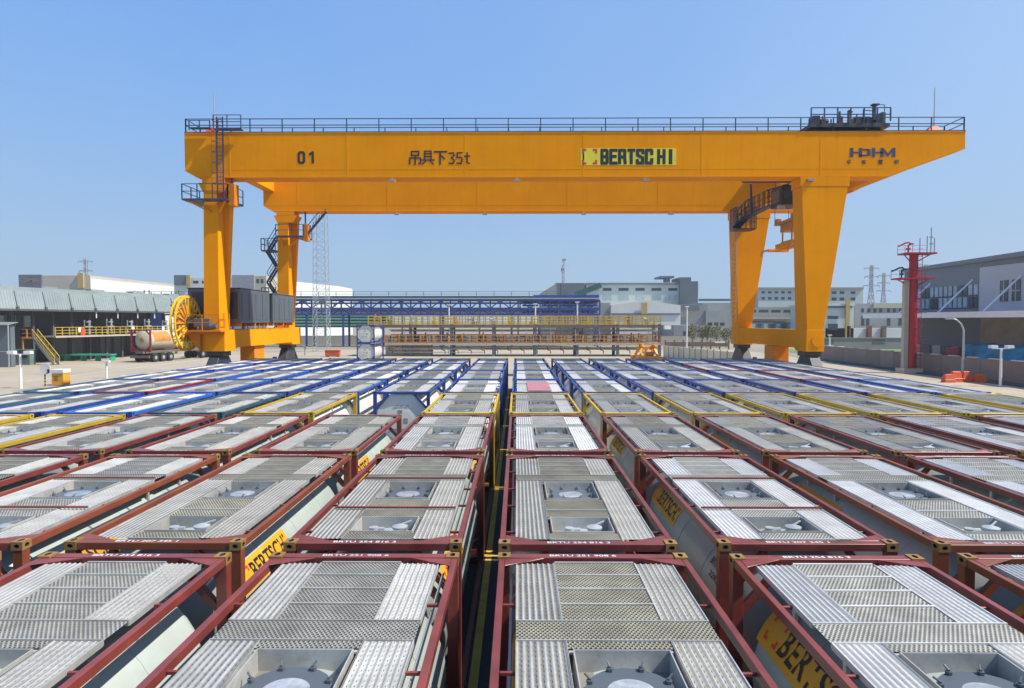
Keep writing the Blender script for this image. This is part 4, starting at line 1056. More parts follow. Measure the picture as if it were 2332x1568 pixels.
for k, (yy, rr_) in enumerate(((706,.35),(711,.3),(715,.35),(690,.2))):
    z = at(900,yy,Y).z; b.tube((at(372,0,Y).x,Y+1+k,z),(at(1366,0,Y).x,Y+1+k,z),rr_,8)
b.build('pipe', M['galv'], PB)
for xx in (1190, 1235, 1280, 1325):
    for yy in (686, 694, 702, 710):
        b = MB(); p = at(xx,yy,Y); q = at(xx+36,yy+3.5,Y); b.box(p.x,q.x,Y+.6,Y+3.5,q.z,p.z); b.build('cable_tray', M['pipe_blue'], PB)
for xx in (395, 520, 690, 775, 848, 857, 1000, 1165, 1230, 1364):
    for yo in (0, 5):
        b = MB(); x = at(xx,0,Y).x; b.box(x-.2,x+.2,Y+yo-.2,Y+yo+.2,0,at(0,717,Y).z); b.build('post', M['pipe_blue'], PB)
b = MB()
for k in range(4): z = at(0,722+7*k,Y+12).z; b.tube((at(640,0,Y+12).x,Y+12+k,z),(at(880,0,Y+12).x,Y+12+k,z),.35,8)
b.build('green_pipe', M['pipe_green'], PG)
b = MB(); p = at(1215,682,Y); q = at(1366,672,Y)
b.box(p.x,q.x,Y+1,Y+4,p.z+.4,q.z); b.build('end_housing', M['pipe_blue'], PB)
b = MB(); b.bar(at(1310,672,Y+6), at(1368,650,Y+6), 1.6, 1.2); b.build('inclined_conveyor', M['pipe_green'], PB)
# far office building (right of centre)
Y = 215
OB = thing('office_building', 'pale two-storey office block with slate end towers in the middle distance', 'building', (at(1450,700,Y).x, Y, 0))
b = MB(); fbox(b, 1335, 1550, 644, Y, 25); b.build('wall', M['pale_green_wall'], OB)
b = MB(); fbox(b, 1335, 1549, 645.5, Y-.5, .48, 648.5); b.build('cornice', M['slate_wall'], OB)
b = MB(); fbox(b, 1548.5, 1590, 641, Y-1.5, 24); fbox(b, 1549, 1574, 632, Y-1, 12); fbox(b, 1504, 1536, 629, Y+3, 10, 633); fbox(b, 1518, 1526, 632, Y+3.5, 5, 645); b.build('stair_tower', M['slate_wall'], OB)
b = MB(); fbox(b, 1266, 1331, 645, Y-1, 24); b.build('slate_wing', M['slate_wall'], OB)
b = MB(); p = at(1266,646,Y-1.2); b.hexa([(p.x-5,Y+8,0),(p.x+.2,Y-1.3,0),(p.x+.2,Y+20,0),(p.x-4,Y+20,0)],[(p.x-5,Y+8,p.z-3),(p.x+.2,Y-1.3,p.z),(p.x+.2,Y+20,p.z),(p.x-4,Y+20,p.z-3)]); b.build('wing_gable', M['beige_wall'], OB)
for k, x in enumerate((1412, 1475-0, 1541, 1608, 1673)):
    x0 = (2000+ (1225+ (k)*0)*0) 
xs = [(1065,1155),(1228,1332),(1403,1498),(1570,1672),(1742,1838)]
for a_, c_ in xs:
    X0, X1 = (2000+a_*.386)/1.7564, (2000+c_*.386)/1.7564
    win(OB, X0, X1, 656.5, 663, Y); win(OB, X0, X1, 672, 684, Y, 'window_sky_bright'); 
win(OB, 1344, 1363, 656.5, 663, Y, 'frame_yellow', name='ochre_panel')
win(OB, 1345, 1363, 672, 684, Y)
Y = 185
OS = thing('low_cream_shed', 'low cream shed with ochre stripe in front of the pale office block', 'shed', (at(1450,700,Y).x, Y, 0))
b = MB(); p, q = at(1392,700,Y), at(1550,700,Y); zt_ = at(0,688,Y).z; b.prism([(p.x,0),(q.x,0),(q.x,zt_-1),((p.x+q.x)/2,zt_+.4),(p.x,zt_-1)],'y',Y,Y+30); b.build('wall', M['cream_wall'], OS)
b = MB(); fbox(b, 1393, 1549, 714, Y-.3, .28, 717); b.build('dark_band', M['slate_wall'], OS)
b = MB(); fbox(b, 1461, 1474, 690, Y-.6, .28, 716); b.build('ochre_stripe', M['ochre'], OS)
b = MB(); fbox(b, 1345, 1391, 690, Y+2, 20); b.build('side_annex', M['grey_wall'], OS)
Y = 170
O2 = thing('grey_workshop', 'squat grey workshop to the right of the loading platform', 'workshop', (at(1580,700,Y).x, Y, 0))
b = MB(); fbox(b, 1535, 1612, 741, Y, 15); fbox(b, 1548, 1612, 694, Y+22, 12); b.build('wall', M['steel_grey'], O2)
b = MB(); fbox(b, 1546, 1592, 696, Y+20, 1.5, 707); b.build('blue_canopy', M['slate_wall'], O2)
win(O2, 1556, 1578, 755, 768, Y); win(O2, 1595, 1606, 742, 754, Y, 'white_paint', name='white_panel')
Y = 195
O3 = thing('grey_green_hall', 'wide grey-green hall behind the far right crane leg', 'hall', (at(1640,700,Y).x, Y, 0))
b = MB(); fbox(b, 1600, 1690, 690, Y, 25); fbox(b, 1608, 1655, 708, Y-4, 3.9); b.build('wall', M['grey_wall'], O3)
b = MB(); fbox(b, 1595, 1692, 681, Y+3, 2, 686); b.build('pipe_band', M['pipe_green'], O3)
for k in range(3): win(O3, 1612+14*k, 1622+14*k, 735, 742, Y-4)
# buildings seen between and right of the right legs
Y = 225
O4 = thing('pale_apartment_block', 'pale flat-roofed block with two window rows seen beside the right crane legs', 'building', (at(1850,700,Y).x, Y, 0))
b = MB(); fbox(b, 1727, 1966, 657, Y, 25); b.build('wall', M['pale_green_wall'], O4)
b = MB(); fbox(b, 1726, 1967, 655, Y-.6, 26, 658.8); b.build('parapet', M['grey_wall'], O4)
for r_ in range(2):
    for k in range(5): win(O4, 1734+15*k, 1742+15*k, 664+13*r_, 669+14*r_, Y)
    for x in (1894, 1912, 1937): win(O4, x, x+11, 664+14*r_, 670+15*r_, Y)
b = MB(); fbox(b, 1880, 1887, 658, Y-.4, .38, 690); b.build('dark_pier', M['slate_wall'], O4)
Y = 175
O5 = thing('white_gate_house', 'white low workshop with wide dark door right of the near right crane leg', 'workshop', (at(1900,700,Y).x, Y, 0))
b = MB(); fbox(b, 1872, 1945, 694, Y, 20); fbox(b, 1870, 1947, 692, Y-.5, 21, 697); b.build('wall', M['pale_green_wall'], O5)
b = MB(); fbox(b, 1870, 1940, 698, Y-.3, .28, 702); b.build('dark_band', M['slate_wall'], O5)
win(O5, 1884, 1909, 720, 727, Y); win(O5, 1885, 1908, 738, 752, Y, name='door'); 
b = MB(); fbox(b, 1927, 1936, 680, Y-1, .45); b.build('ochre_stripe', M['ochre'], O5)
Y = 182
O6 = thing('grey_terrace', 'long grey two-storey building left of the red monitor tower', 'building', (at(2000,700,Y).x, Y, 0))
b = MB(); fbox(b, 1948, 2064, 692, Y, 20); b.build('wall', M['grey_wall'], O6)
b = MB(); fbox(b, 1990, 2064, 691, Y-.4, .38, 702); b.build('roof_edge', M['beige_wall'], O6)
for x in (1961,1975,1989,2002,2020,2033,2047): win(O6, x, x+7, 703, 712, Y)
for x in (1961,1972,2020,2046): win(O6, x, x+8, 720, 742, Y)
Y = 172
O7 = thing('low_white_annex', 'low white annex wall with brown gate piers left of the red tower', 'annex', (at(1960,760,Y).x, Y, 0))
b = MB(); fbox(b, 1880, 2062, 748, Y+3, 3); b.build('wall', M['white_wall'], O7)
for x in (1929, 1977, 2010):
    b = MB(); fbox(b, x, x+9, 743, Y+2, .9); b.build('pier', M['oxide_orange'] if x != 2010 else M['brown_steel'], O7)
Y = 130
O8 = thing('pale_yard_wall', 'pale block wall with two dark openings behind the lawn strip', 'wall', (at(1960,760,Y).x, Y, 0))
b = MB(); fbox(b, 1872, 2062, 771, Y, .4); b.build('wall', M['grey_wall'], O8)
b = MB(); fbox(b, 1870, 2062, 769.5, Y-.1, .6, 771.5); b.build('coping', M['wall_brown'], O8)
for x in (1875, 1903+88): win(O8, x-4, x+24, 774, 784, Y, 'slate_wall', name='opening')
Y = 205
O9 = thing('slate_hall', 'grey hall with a pale canopy edge framed between the right crane legs', 'hall', (at(1765,720,Y).x, Y, 0))
b = MB(); fbox(b, 1690, 1815, 700, Y, 20); b.build('wall', M['grey_wall'], O9)
b = MB(); fbox(b, 1690, 1815, 722, Y-6, 5.8, 727); b.build('canopy', M['beige_wall'], O9)
for k in range(4): win(O9, 1700+28*k, 1722+28*k, 706, 712, Y)
b = MB(); fbox(b, 1690, 1815, 735, Y-9, 2); b.build('low_range', M['slate_wall'], O9)
for k in range(8): win(O9, 1697+14*k, 1706+14*k, 738, 752, Y-9, 'window_sky_bright' if k % 2 else 'window_glass')
g = MB(); p, q = gnd(1925,805), gnd(2045,792); g.face([(p.x-8,92,.02),(q.x+25,92,.02),(q.x+25,128,.02),(p.x-8,128,.02)]); structure(g.build('lawn', M['lawn']))
# loading platform in the centre
Y = 103
LP = thing('loading_platform', 'two-level brown steel tanker loading platform with yellow railings beyond the containers', 'loading platform', (0, Y, 0))
px = [836,931,1025,1123,1220,1317,1411,1508]
for x in px:
    for dY in (0, 4.5):
        b = MB(); X = at(x,0,Y).x; b.box(X-.22,X+.22,Y+dY-.22,Y+dY+.22,0,5.0); b.build('column', M['slate_wall'], LP)
X0, X1 = at(834,0,Y).x, at(1510,0,Y).x
z1, z2 = at(0,741,Y).z, at(0,781,Y).z
b = MB(); b.box(X0,X1,Y-.3,Y+5,z1-.12,z1+.05); b.box(X0,X1,Y-.32,Y-.1,z1-.4,z1-.13); b.build('upper_deck', M['brown_steel'], LP)  # dark edge beam added as a shadow line below the deck
b = MB(); xm0 = at(872,0,Y).x; b.box(xm0,X1,Y-.3,Y+5,z2-.2,z2); b.box(xm0,X1,Y-.33,Y-.1,z2-.35,z2-.21); b.build('middle_deck', M['conc_post'], LP)
for dY, n_ in ((-.25, .085), (4.9, .085)):
    b = MB(); railing(b, [(X0,Y+dY,z1+.05),(X1,Y+dY,z1+.05)], 1.35, .95, n_, (1,.66,.33,.1)); b.build('upper_railing', M['rail_yellow'], LP)
    b = MB(); railing(b, [(xm0,Y+dY,z2),(X1,Y+dY,z2)], 1.2, 1.1, n_*.8, (1,.5,.1)); b.build('middle_railing', M['rust_orange'], LP)
rb = random.Random(11)
for k in range(44):
    b = MB(); x = X0 + (X1-X0)*(k+.5+rb.uniform(-.3,.3))/44; y = Y + rb.uniform(.5,4); zz = z1+.06 if k % 3 == 0 else z2
    h = rb.uniform(1.0,1.7)
    b.tube((x,y,zz),(x,y,zz+h),.12,8); b.path([(x,y,zz+h*.7),(x+rb.choice((-1,1))*rb.uniform(.5,1.1),y-.2,zz+h*.7)],.09,8); b.tube((x+.5,y,zz),(x+.5,y,zz+h*rb.uniform(.4,.9)),.07,6); b.box(x-.35,x+.3,y-.3,y+.3,zz+.002,zz+rb.uniform(.4,.8))
    b.build('loading_arm', M[('rust_orange','rail_yellow','galv','brown_steel')[k % 4]], LP)
b = MB()
for k in range(5): z = z2 - .75 - .1*k; b.tube((X0+3,Y+.8+.7*k,z),(X1,Y+.8+.7*k,z),.09,6)
for k in range(3): z = z1 - .75 - .1*k; b.tube((X0+3,Y+1+.8*k,z),(X1,Y+1+.8*k,z),.08,6)
b.build('pipe_run', M['conc_post'], LP)
for k in range(22):
    x = X0 + (X1-X0)*(k+.5)/22; b = MB(); b.path([(x,Y+.4,z2-.5),(x,Y+.4,1.0),(x+.5,Y+.4,.85),(x+.5,Y+.4,.4)],.07,6); b.build('drop_hose', M['brown_steel'] if k % 3 else M['steel_grey'], LP)
b = MB(); b.box(X0+4,X0+18,Y-.5,Y-.3,.6,.7); b.box(X0+4,X0+18,Y-.5,Y-.3,1.1,1.2); b.build('bumper_rail', M['steel_grey'], LP)
for k in range(12):
    x = X0 + (X1-X0)*(k+.5)/12; b = MB(); b.bar((x,Y-.2,z2),(x,Y-.2,z1-.5),.1); b.build('white_riser', M['galv'], LP)
b = MB(); p = at(1512,746,Y); b.box(p.x,p.x+1.0,Y-.5,Y+.3,p.z-.3,p.z+.3); b.build('lamp_box', M['white_paint'], LP)
b = MB(); b.box(X0+2.4,X0+9.5,Y+1,Y+4,0,1.75); b.build('pump_cabinet', M['conc_post'], LP)
# lamp posts standing around
def lamp_post(x, yb, ytop, label, heads=1, arm=0, Y=None, mat='white_paint', zb=0):
    p = gnd(x, yb) if Y is None else Vector((at(x,0,Y).x, Y, 0)); zt_ = at(x, ytop, p.y).z
    o = thing('lamp_post', label, 'lamp post', p)
    b = MB(); r = .06 + .0006*p.y
    b.tube(p, (p.x,p.y,zt_), r*1.2, 8, r*.9)
    if arm: b.path([(p.x,p.y,zt_),(p.x-.25,p.y,zt_+.55),(p.x-.7,p.y,zt_+.95),(p.x-arm,p.y,zt_+1.05)], r*.8, 6)
    b.build('post', M[mat], o)
    b = MB()
    if arm: b.box(p.x-arm-.6,p.x-arm+.1,p.y-.14,p.y+.14,zt_+.98,zt_+1.12)
    elif heads == 2:
        b.bar((p.x-.75,p.y,zt_+.02),(p.x+.75,p.y,zt_+.02),.07)
        for s_ in (-1,1): b.box(p.x+s_*.4,p.x+s_*.95,p.y-.2,p.y+.2,zt_+.05,zt_+.3)
    else: b.box(p.x-.35,p.x+.35,p.y-.2,p.y+.1,zt_,zt_+.2)
    b.build('lamp_head', M[mat], o)
    return o
lamp_post(2192, 866, 752, 'grey curved-arm lamp post rising behind the orange barriers on the right', arm=1.1, mat='galv')
lamp_post(2278, 881, 795, 'short white twin-head lamp post by the right-hand concrete wall', heads=2)
lamp_post(48, 885, 808, 'short white twin-head lamp post at the left edge of the yard', heads=2)
lamp_post(1889, 800, 765, 'thin white post just right of the near right crane leg', heads=1)
lamp_post(1317, 0, 690, 'white lamp post above the middle of the loading platform', Y=110)
lamp_post(1220, 0, 694, 'white lamp post above the loading platform, left of its taller twin', Y=110)
lamp_post(1020, 0, 696, 'slender white lamp post above the left half of the loading platform', Y=110)
lamp_post(1571, 0, 700, 'white lamp post beside the grey workshop right of the loading platform', Y=125)
lamp_post(243, 862, 826, 'low white post with small device beside the left crane rail', heads=1)
lamp_post(695, 836-26, 792, 'small dark post by the lattice mast foot', heads=1, mat='steel_grey')
# stack of two tank containers beside the loading platform
for k in range(2):
    key = ('frame_blue', 'tank_white', 'mesh_grey', 'plank_white', False, None, ())
    o = get_proto(key); c = at(838,0,91.8); o.location = (c.x, 91.8, CH*k + .01*k)
    tag(o, ('dark blue framed white tank container, lower of the two stacked by the loading platform', 'dark blue framed white tank container on top of the two-high stack by the loading platform')[k], 'tank container', 'stacked tank containers')
    tk = [ch for ch in o.children if ch.name.startswith('tank')][0]
    e = MB(); base = Vector(o.location); ye = -2.72-.168
    if k: e.box(base.x-.22,base.x+.22,91.8+ye-.012,91.8+ye,base.z+.85,base.z+1.45); e.box(base.x-.05,base.x+.2,91.8+ye-.016,91.8+ye-.0125,base.z+.6,base.z+.84)
    else: e.box(base.x-.35,base.x+.1,91.8+ye-.012,91.8+ye,base.z+1.15,base.z+1.4); e.box(base.x+.2,base.x+.5,91.8+ye-.012,91.8+ye,base.z+1.0,base.z+1.25,1)
    e.build('end_sign', [M['frame_blue'], M['emblem_red']], tk)
# orange spreader parked on the ground beyond the containers
p = at(1478,0,70)
GS = thing('parked_spreader', 'orange container spreader frame parked on the ground beyond the farthest containers', 'spreader', (p.x,70,0))
b = MB()
for x in (-1.35,1.35):
    for y in (-2,2): b.bar((p.x+x*1.1,70+y,0),(p.x+x*.8,70+y,1.5),.22)
b.build('support_leg', M['cabinet_orange'], GS)
b = MB(); b.box(p.x-1.3,p.x+1.3,67.6,68.0,1.45,1.85); b.box(p.x-1.3,p.x+1.3,72,72.4,1.45,1.85); b.box(p.x-.9,p.x-.5,68,72,1.5,1.9); b.box(p.x+.5,p.x+.9,68,72,1.5,1.9); b.build('main_frame', M['cabinet_orange'], GS, bevel=.02)
b = MB()
for x in (-.9,.1,.9): b.bar((p.x+x,68.6,1.9),(p.x+x*.7,69.4,2.7),.2); b.bar((p.x+x,71.4,1.9),(p.x+x*.7,70.6,2.7),.2)
b.box(p.x-.95,p.x+.95,69.2,70.8,2.55,2.85); b.tube((p.x-.7,69.4,2.85),(p.x-.7,69.4,3.15),.25,10); b.tube((p.x+.6,69.3,2.85),(p.x+.6,69.3,3.05),.3,10); b.build('headblock', M['cabinet_orange'], GS)
b = MB()
for x in (-1.4,1.4): b.bar((p.x+x,67.8,1.3),(p.x+x*1.15,67.6,.4),.2,.3)
b.tube((p.x-.4,68.4,2.1),(p.x+.4,68.4,2.1),.25,10); b.build('corner_flipper', M['rust_orange'], GS)
# lattice mast
p = gnd(733, 801)
LM = thing('lattice_mast', 'tall slim galvanised lattice mast rising behind the blue pipe rack', 'lattice mast', p)
b = MB(); hw0, hw1, H = 1.25, .95, 28.0; n = 20
def cor(i, z): 
    h = hw0 + (hw1-hw0)*z/H; return Vector((p.x + h*(1,-1,-1,1)[i], p.y + h*(1,1,-1,-1)[i], z))
for i in range(4):
    b.bar(cor(i,0), cor(i,H), .09)
    for k in range(n):
        za, zb = H*k/n, H*(k+1)/n; j = (i+1) % 4
        b.bar(cor(i,za), cor(j,zb), .04); b.bar(cor(j,za), cor(i,zb), .04); b.bar(cor(i,zb), cor(j,zb), .04)
b.build('lattice', M['mast_galv'], LM)
# pylons
def pylon(x, ytop, Y, label, wide=1.0):
    c = at(x, ytop, Y); H = c.z; o = thing('power_pylon', label, 'power pylon', (c.x, Y, 0), 'power pylons on the horizon')
    b = MB(); wb, wt = H*.085*wide, H*.022*wide; n = 9
    def cr(i, t): h = wb + (wt-wb)*min(1,t*1.5); return Vector((c.x + h*(1,-1,-1,1)[i], Y + h*(1,1,-1,-1)[i], H*t))
    th = Y*.00055
    for i in range(4):
        j = (i+1) % 4
        for k in range(n):
            b.bar(cr(i,k/n), cr(i,(k+1)/n), th*1.5)
            if i in (1,2,3): b.bar(cr(i,k/n), cr(j,(k+1)/n), th); b.bar(cr(j,k/n), cr(i,(k+1)/n), th)
    b.build('lattice', M['pylon_grey'], o)
    for t, l in ((.68,.17),(.82,.14),(.95,.15)):
        b = MB(); L_ = H*l*wide
        for s_ in (-1,1):
            b.bar((c.x,Y,H*t+H*.015),(c.x+s_*L_,Y,H*t),th*1.4); b.bar((c.x,Y,H*t-H*.015),(c.x+s_*L_,Y,H*t),th*1.2)
            b.bar((c.x+s_*L_,Y,H*t),(c.x+s_*L_,Y,H*t-H*.03),th*1.3)
        b.build('cross_arm', M['pylon_grey'], o)
    return c
c1 = pylon(1985, 604, 430, 'power pylon on the right horizon, taller of the pair left of the red tower', .75)
c2 = pylon(2013, 622, 480, 'power pylon on the right horizon, closest to the red tower', .75)
c3 = pylon(195, 588, 430, 'lone power pylon behind the white warehouse on the left', .7)
# antenna mast on the office wing
p = at(1282, 645, 214)
AN = thing('antenna_mast', 'thin antenna mast on the slate roof left of the office block', 'antenna mast', (p.x,214,p.z))
b = MB(); h = at(1282,590,214).z; b.bar((p.x-.25,214,0.0),(p.x-.25,214,h-2),.22); b.bar((p.x+.35,214,p.z-2),(p.x+.35,214,h),.2)
for k in range(6): z = p.z + (h-p.z)*k/6; b.bar((p.x-.25,214,z),(p.x+.35,214,z+1),.15)
b.build('mast', M['steel_grey'], AN)
b = MB(); b.box(p.x-.3,p.x+1,213.8,214.2,h-.6,h); b.box(p.x-.7,p.x+.2,213.8,214.2,h-4,h-3); b.build('antenna', M['steel_grey'], AN)
# boundary wall on the right
WR0, WR1 = gnd(2400, 886.5), gnd(1876, 820.5)
WL = thing('concrete_wall', 'long grey-brown concrete boundary wall along the right side of the yard', 'wall', (WR0.x, WR0.y, 0))
dw = (WR1-WR0); Lw = dw.length; dw.normalize(); nw = Vector((-dw.y, dw.x, 0))
nP = 14
for k in range(nP+2):
    a_ = WR0 + dw*(Lw*k/nP); c_ = WR0 + dw*(Lw*(k+1)/nP - .04); b = MB()
    b.hexa([a_,c_,c_-nw*.2,a_-nw*.2],[v+Vector((0,0,2.0)) for v in (a_,c_,c_-nw*.2,a_-nw*.2)]); b.build('panel', M['wall_brown'], WL)
for k in range(nP+2):
    a_ = WR0 + dw*(Lw*(k+.12)/nP); c_ = WR0 + dw*(Lw*(k+.62)/nP); b = MB(); u = Vector((0,0,1))
    q_ = [a_+nw*.08,c_+nw*.08,c_-nw*.26,a_-nw*.26]
    b.hexa([v+u*2.003 for v in q_],[v+u*2.09 for v in q_]); b.build('coping', M['cream_wall'], WL)  # pale coping dashes: sunlit wall top put into the colour
b = MB(); q_ = [WR0+nw*1.6, WR1+nw*1.6, WR1+nw*.02, WR0+nw*.02]
b.hexa([v+Vector((0,0,.003)) for v in q_],[v+Vector((0,0,.12)) for v in q_]); structure(b.build('wall_shadow_strip', M['dark_paving']))  # dark strip painted on the paving as the wall's cast shadow
# pale fence panels right of the loading platform
FA, FB = gnd(1512, 814), gnd(1690, 838)
FN = thing('cream_fence', 'cream panel fence running from the loading platform towards the right crane legs', 'fence', (FA.x, FA.y, 0))
df = FB-FA; Lf = df.length; df.normalize(); nf = Vector((-df.y, df.x, 0)); nP = 13
for k in range(nP):
    a_ = FA+df*(Lf*k/nP+.06); c_ = FA+df*(Lf*(k+1)/nP-.06); b = MB(); q_ = [a_,c_,c_+nf*.1,a_+nf*.1]
    b.hexa(q_,[v+Vector((0,0,1.75)) for v in q_]); b.build('panel', M['fence_cream'], FN)
    b = MB(); b.bar(a_-df*.06, a_-df*.06+Vector((0,0,1.9)), .12); b.build('post', M['grey_wall'], FN)
# dark yard wall far behind the loading platform
BW = thing('dark_boundary_wall', 'low dark boundary wall with pale base behind the loading platform', 'wall', (0,150,0))
p, q = at(660,768,150), at(1660,768,150)
b = MB(); b.box(p.x,q.x,150,150.4,2.05,p.z+.3); b.build('upper_band', M['slate_wall'], BW)
b = MB(); b.box(p.x,q.x,150,150.4,0,2.05); b.build('base', M['beige_wall'], BW)
BP = thing('brown_pipe_barrier', 'brown pipe track with white gate right of the loading platform', 'pipe track', (at(1600,0,128).x,128,0))
b = MB(); p, q = at(1516,775,128), at(1660,790,128); b.box(p.x,q.x,128,128.5,q.z,p.z-.4); b.build('beam', M['brown_steel'], BP)
for k in range(8):
    b = MB(); x = p.x+(q.x-p.x)*k/7; b.bar((x,128.2,0),(x,128.2,p.z),.25); b.build('post', M['brown_steel'], BP)
b = MB(); r0 = at(1628,778,127.5); b.box(r0.x,r0.x+1.9,127.4,127.5,r0.z-.3,r0.z); b.build('gate', M['white_paint'], BP)
rb = random.Random(3)
for k in range(5):
    t_ = gnd([1607,1618,1640,1585,1662][k], 801); t_.y = 140+rb.uniform(-5,5); t_.x = at([1607,1618,1640,1585,1662][k],0,t_.y).x
    o = thing('small_tree', ['small bare-looking yellow-green tree beside the grey-green hall', 'thin olive tree, second from the grey workshop', 'yellow-green tree close to the far right crane leg', 'low dry shrub-like tree in front of the grey workshop', 'pale tree half hidden by the far right crane leg'][k], 'tree', (t_.x,t_.y,0), 'young trees near the workshop')
    H = rb.uniform(4.2,5.6); b = MB(); b.tube((t_.x,t_.y,0),(t_.x+.1,t_.y,H*.55),.09,6,.05)
    for i in range(6):
        a_ = rb.uniform(0,6.28); b.tube((t_.x+.1*i/6,t_.y,H*(.3+.05*i)),(t_.x+math.cos(a_)*H*.22,t_.y+math.sin(a_)*H*.22,H*rb.uniform(.6,.95)),.04,5,.015)
    b.build('trunk', M['brown_steel'], o)
    b = MB()
    for i in range(420):
        v = Vector((rb.gauss(0,1),rb.gauss(0,1),rb.gauss(0,1))).normalized()*rb.random()**.4
        c = Vector((t_.x+v.x*H*.27,t_.y+v.y*H*.27,H*.66+v.z*H*.33)); a_ = Vector((rb.uniform(-1,1),rb.uniform(-1,1),rb.uniform(-1,1))).normalized()*.14; d_ = a_.cross(Vector((rb.uniform(-1,1),1,.3))).normalized()*.1
        b.face([c-a_,c+d_,c+a_,c-d_])
    b.build('crown', paint('dry_leaf_%d' % k, ((.20,.18,.07),(.15,.16,.06),(.22,.20,.09))[k % 3], .8, var=.3), o)
# red fire-monitor tower
p = gnd(2068, 850)
RT = thing('monitor_tower', 'tall red fire monitor tower with two platforms and a pale concrete post', 'tower', p)
u = p.y/1510.0     # metres per photo unit at its distance
def rz(y): return at(2068, y, p.y).z
cx = p.x + .33
b = MB(); b.tube((cx,p.y,.5),(cx,p.y,rz(577)),.47,20,.41)
for k in range(6): z = .5 + 2.1*k; b.tube((cx,p.y,z),(cx,p.y,z+.1),.52,20)
b.build('column', M['monitor_red'], RT, smooth=True)
b = MB(); b.box(p.x-.62,p.x-.16,p.y-.2,p.y+.3,0,rz(640)); b.build('concrete_post', M['conc_post'], RT)
b = MB(); b.box(p.x-.9,p.x+1.1,p.y-.8,p.y+.8,0,.5); b.build('plinth', M['conc_post'], RT)
for (yy, xl, xr) in ((577,-.88,2.25),(634,-1.52,2.07)):
    b = MB(); z = rz(yy); b.box(p.x+xl,p.x+xr,p.y-.9,p.y+.9,z-.16,z)
    for s_ in (xl+.2, xr-.2): b.bar((p.x+s_,p.y,z-.16),(cx+(.4 if s_ > 0 else -.4),p.y,z-.85),.09)
    pf = b.build('platform', M['monitor_red'], RT)
    b = MB(); railing(b,[(p.x+xl,p.y+.85,z),(p.x+xr,p.y+.85,z)],.9,.8,.018); b.build('railing', M['monitor_red'], pf)
    b = MB(); X = p.x + xl + .45; b.tube((X,p.y-.3,z),(X,p.y-.3,z+.75),.08,8); b.box(X-.16,X+.16,p.y-.45,p.y-.15,z+.3,z+.5)
    b.path([(X,p.y-.3,z+.75),(X+.2,p.y-.3,z+.9),(X+.1,p.y-.3,z+1.08),(X-.25,p.y-.3,z+1.05),(X-.75,p.y-.3,z+.8)],.085,8); b.tube((X-.7,p.y-.3,z+.83),(X-1.0,p.y-.3,z+.7),.06,8,.11); b.box(X+.15,X+.5,p.y-.4,p.y-.2,z+.85,z+1.0)
    b.build('water_monitor', M['monitor_red'] if yy == 577 else M['dark_steel'], pf)
b = MB()
for dx, h in ((.6,1.5),(1.35,1.7),(1.75,2.6),(2.1,1.5)): b.bar((p.x+dx,p.y-.6,rz(577)),(p.x+dx,p.y-.6,rz(577)+h),.07)
for z_ in (.9, 1.6): b.bar((p.x+1.6,p.y-.6,rz(577)+z_),(p.x+1.95,p.y-.6,rz(577)+z_),.1)
b.build('antenna', M['steel_grey'], RT)
b = MB(); X = p.x+1.15
for dx in (-.22,.22): b.bar((X+dx,p.y+.2,.4),(X+dx,p.y+.2,rz(580)),.045)
for k in range(32): b.bar((X-.22,p.y+.2,.7+.4*k),(X+.22,p.y+.2,.7+.4*k),.04)
for k in range(9):
    zz = 2.6+1.25*k
    for q_, r_ in zip([(X-.3,p.y),(X-.3,p.y-.6),(X+.3,p.y-.6),(X+.3,p.y)],[(X-.3,p.y-.6),(X+.3,p.y-.6),(X+.3,p.y)]): b.bar((*q_,zz),(*r_,zz),.035)
b.build('ladder', M['monitor_red'], RT)
# orange water-filled barriers at the lamp foot
p0 = gnd(2196, 871)
for k in range(4):
    x = p0.x - 1.5 + k*.95; y = p0.y + (.35 if k in (1,2) else -.1)
    o = thing('road_barrier', ['orange plastic barrier, leftmost of the cluster round the lamp foot', 'orange plastic barrier left of the curved lamp post', 'orange plastic barrier right of the curved lamp post', 'orange plastic barrier, rightmost of the cluster round the lamp foot'][k], 'barrier', (x,y,0), 'orange barriers round the lamp foot')
    b = MB(); h = .72 if k in (0,3) else .95
    b.hexa([(x-.5,y-.35,0),(x+.5,y-.35,0),(x+.5,y+.35,0),(x-.5,y+.35,0)],[(x-.36,y-.16,h),(x+.36,y-.16,h),(x+.36,y+.16,h),(x-.36,y+.16,h)]); b.box(x-.47,x+.47,y-.32,y+.32,h*.28,h*.36); b.build('body', M['barrier_orange'], o, bevel=.04)
    b = MB(); b.tube((x,y,h),(x,y,h+.05),.07,8); b.build('filler_cap', M['barrier_orange'], o)
p = gnd(758, 813); o = thing('orange_bin', 'small red-orange bin on the ground below the lattice mast', 'bin', p)
b = MB(); b.box(p.x-1.1,p.x+1.1,p.y-.4,p.y+.4,.1,.95); b.box(p.x-1.2,p.x+1.2,p.y-.45,p.y+.45,.952,1.05); b.build('body', M['barrier_orange'], o, bevel=.04)
b = MB()
for x in (-.8,.8): b.box(p.x+x-.15,p.x+x+.15,p.y-.3,p.y+.3,0,.1)
b.build('foot', M['dark_steel'], o)
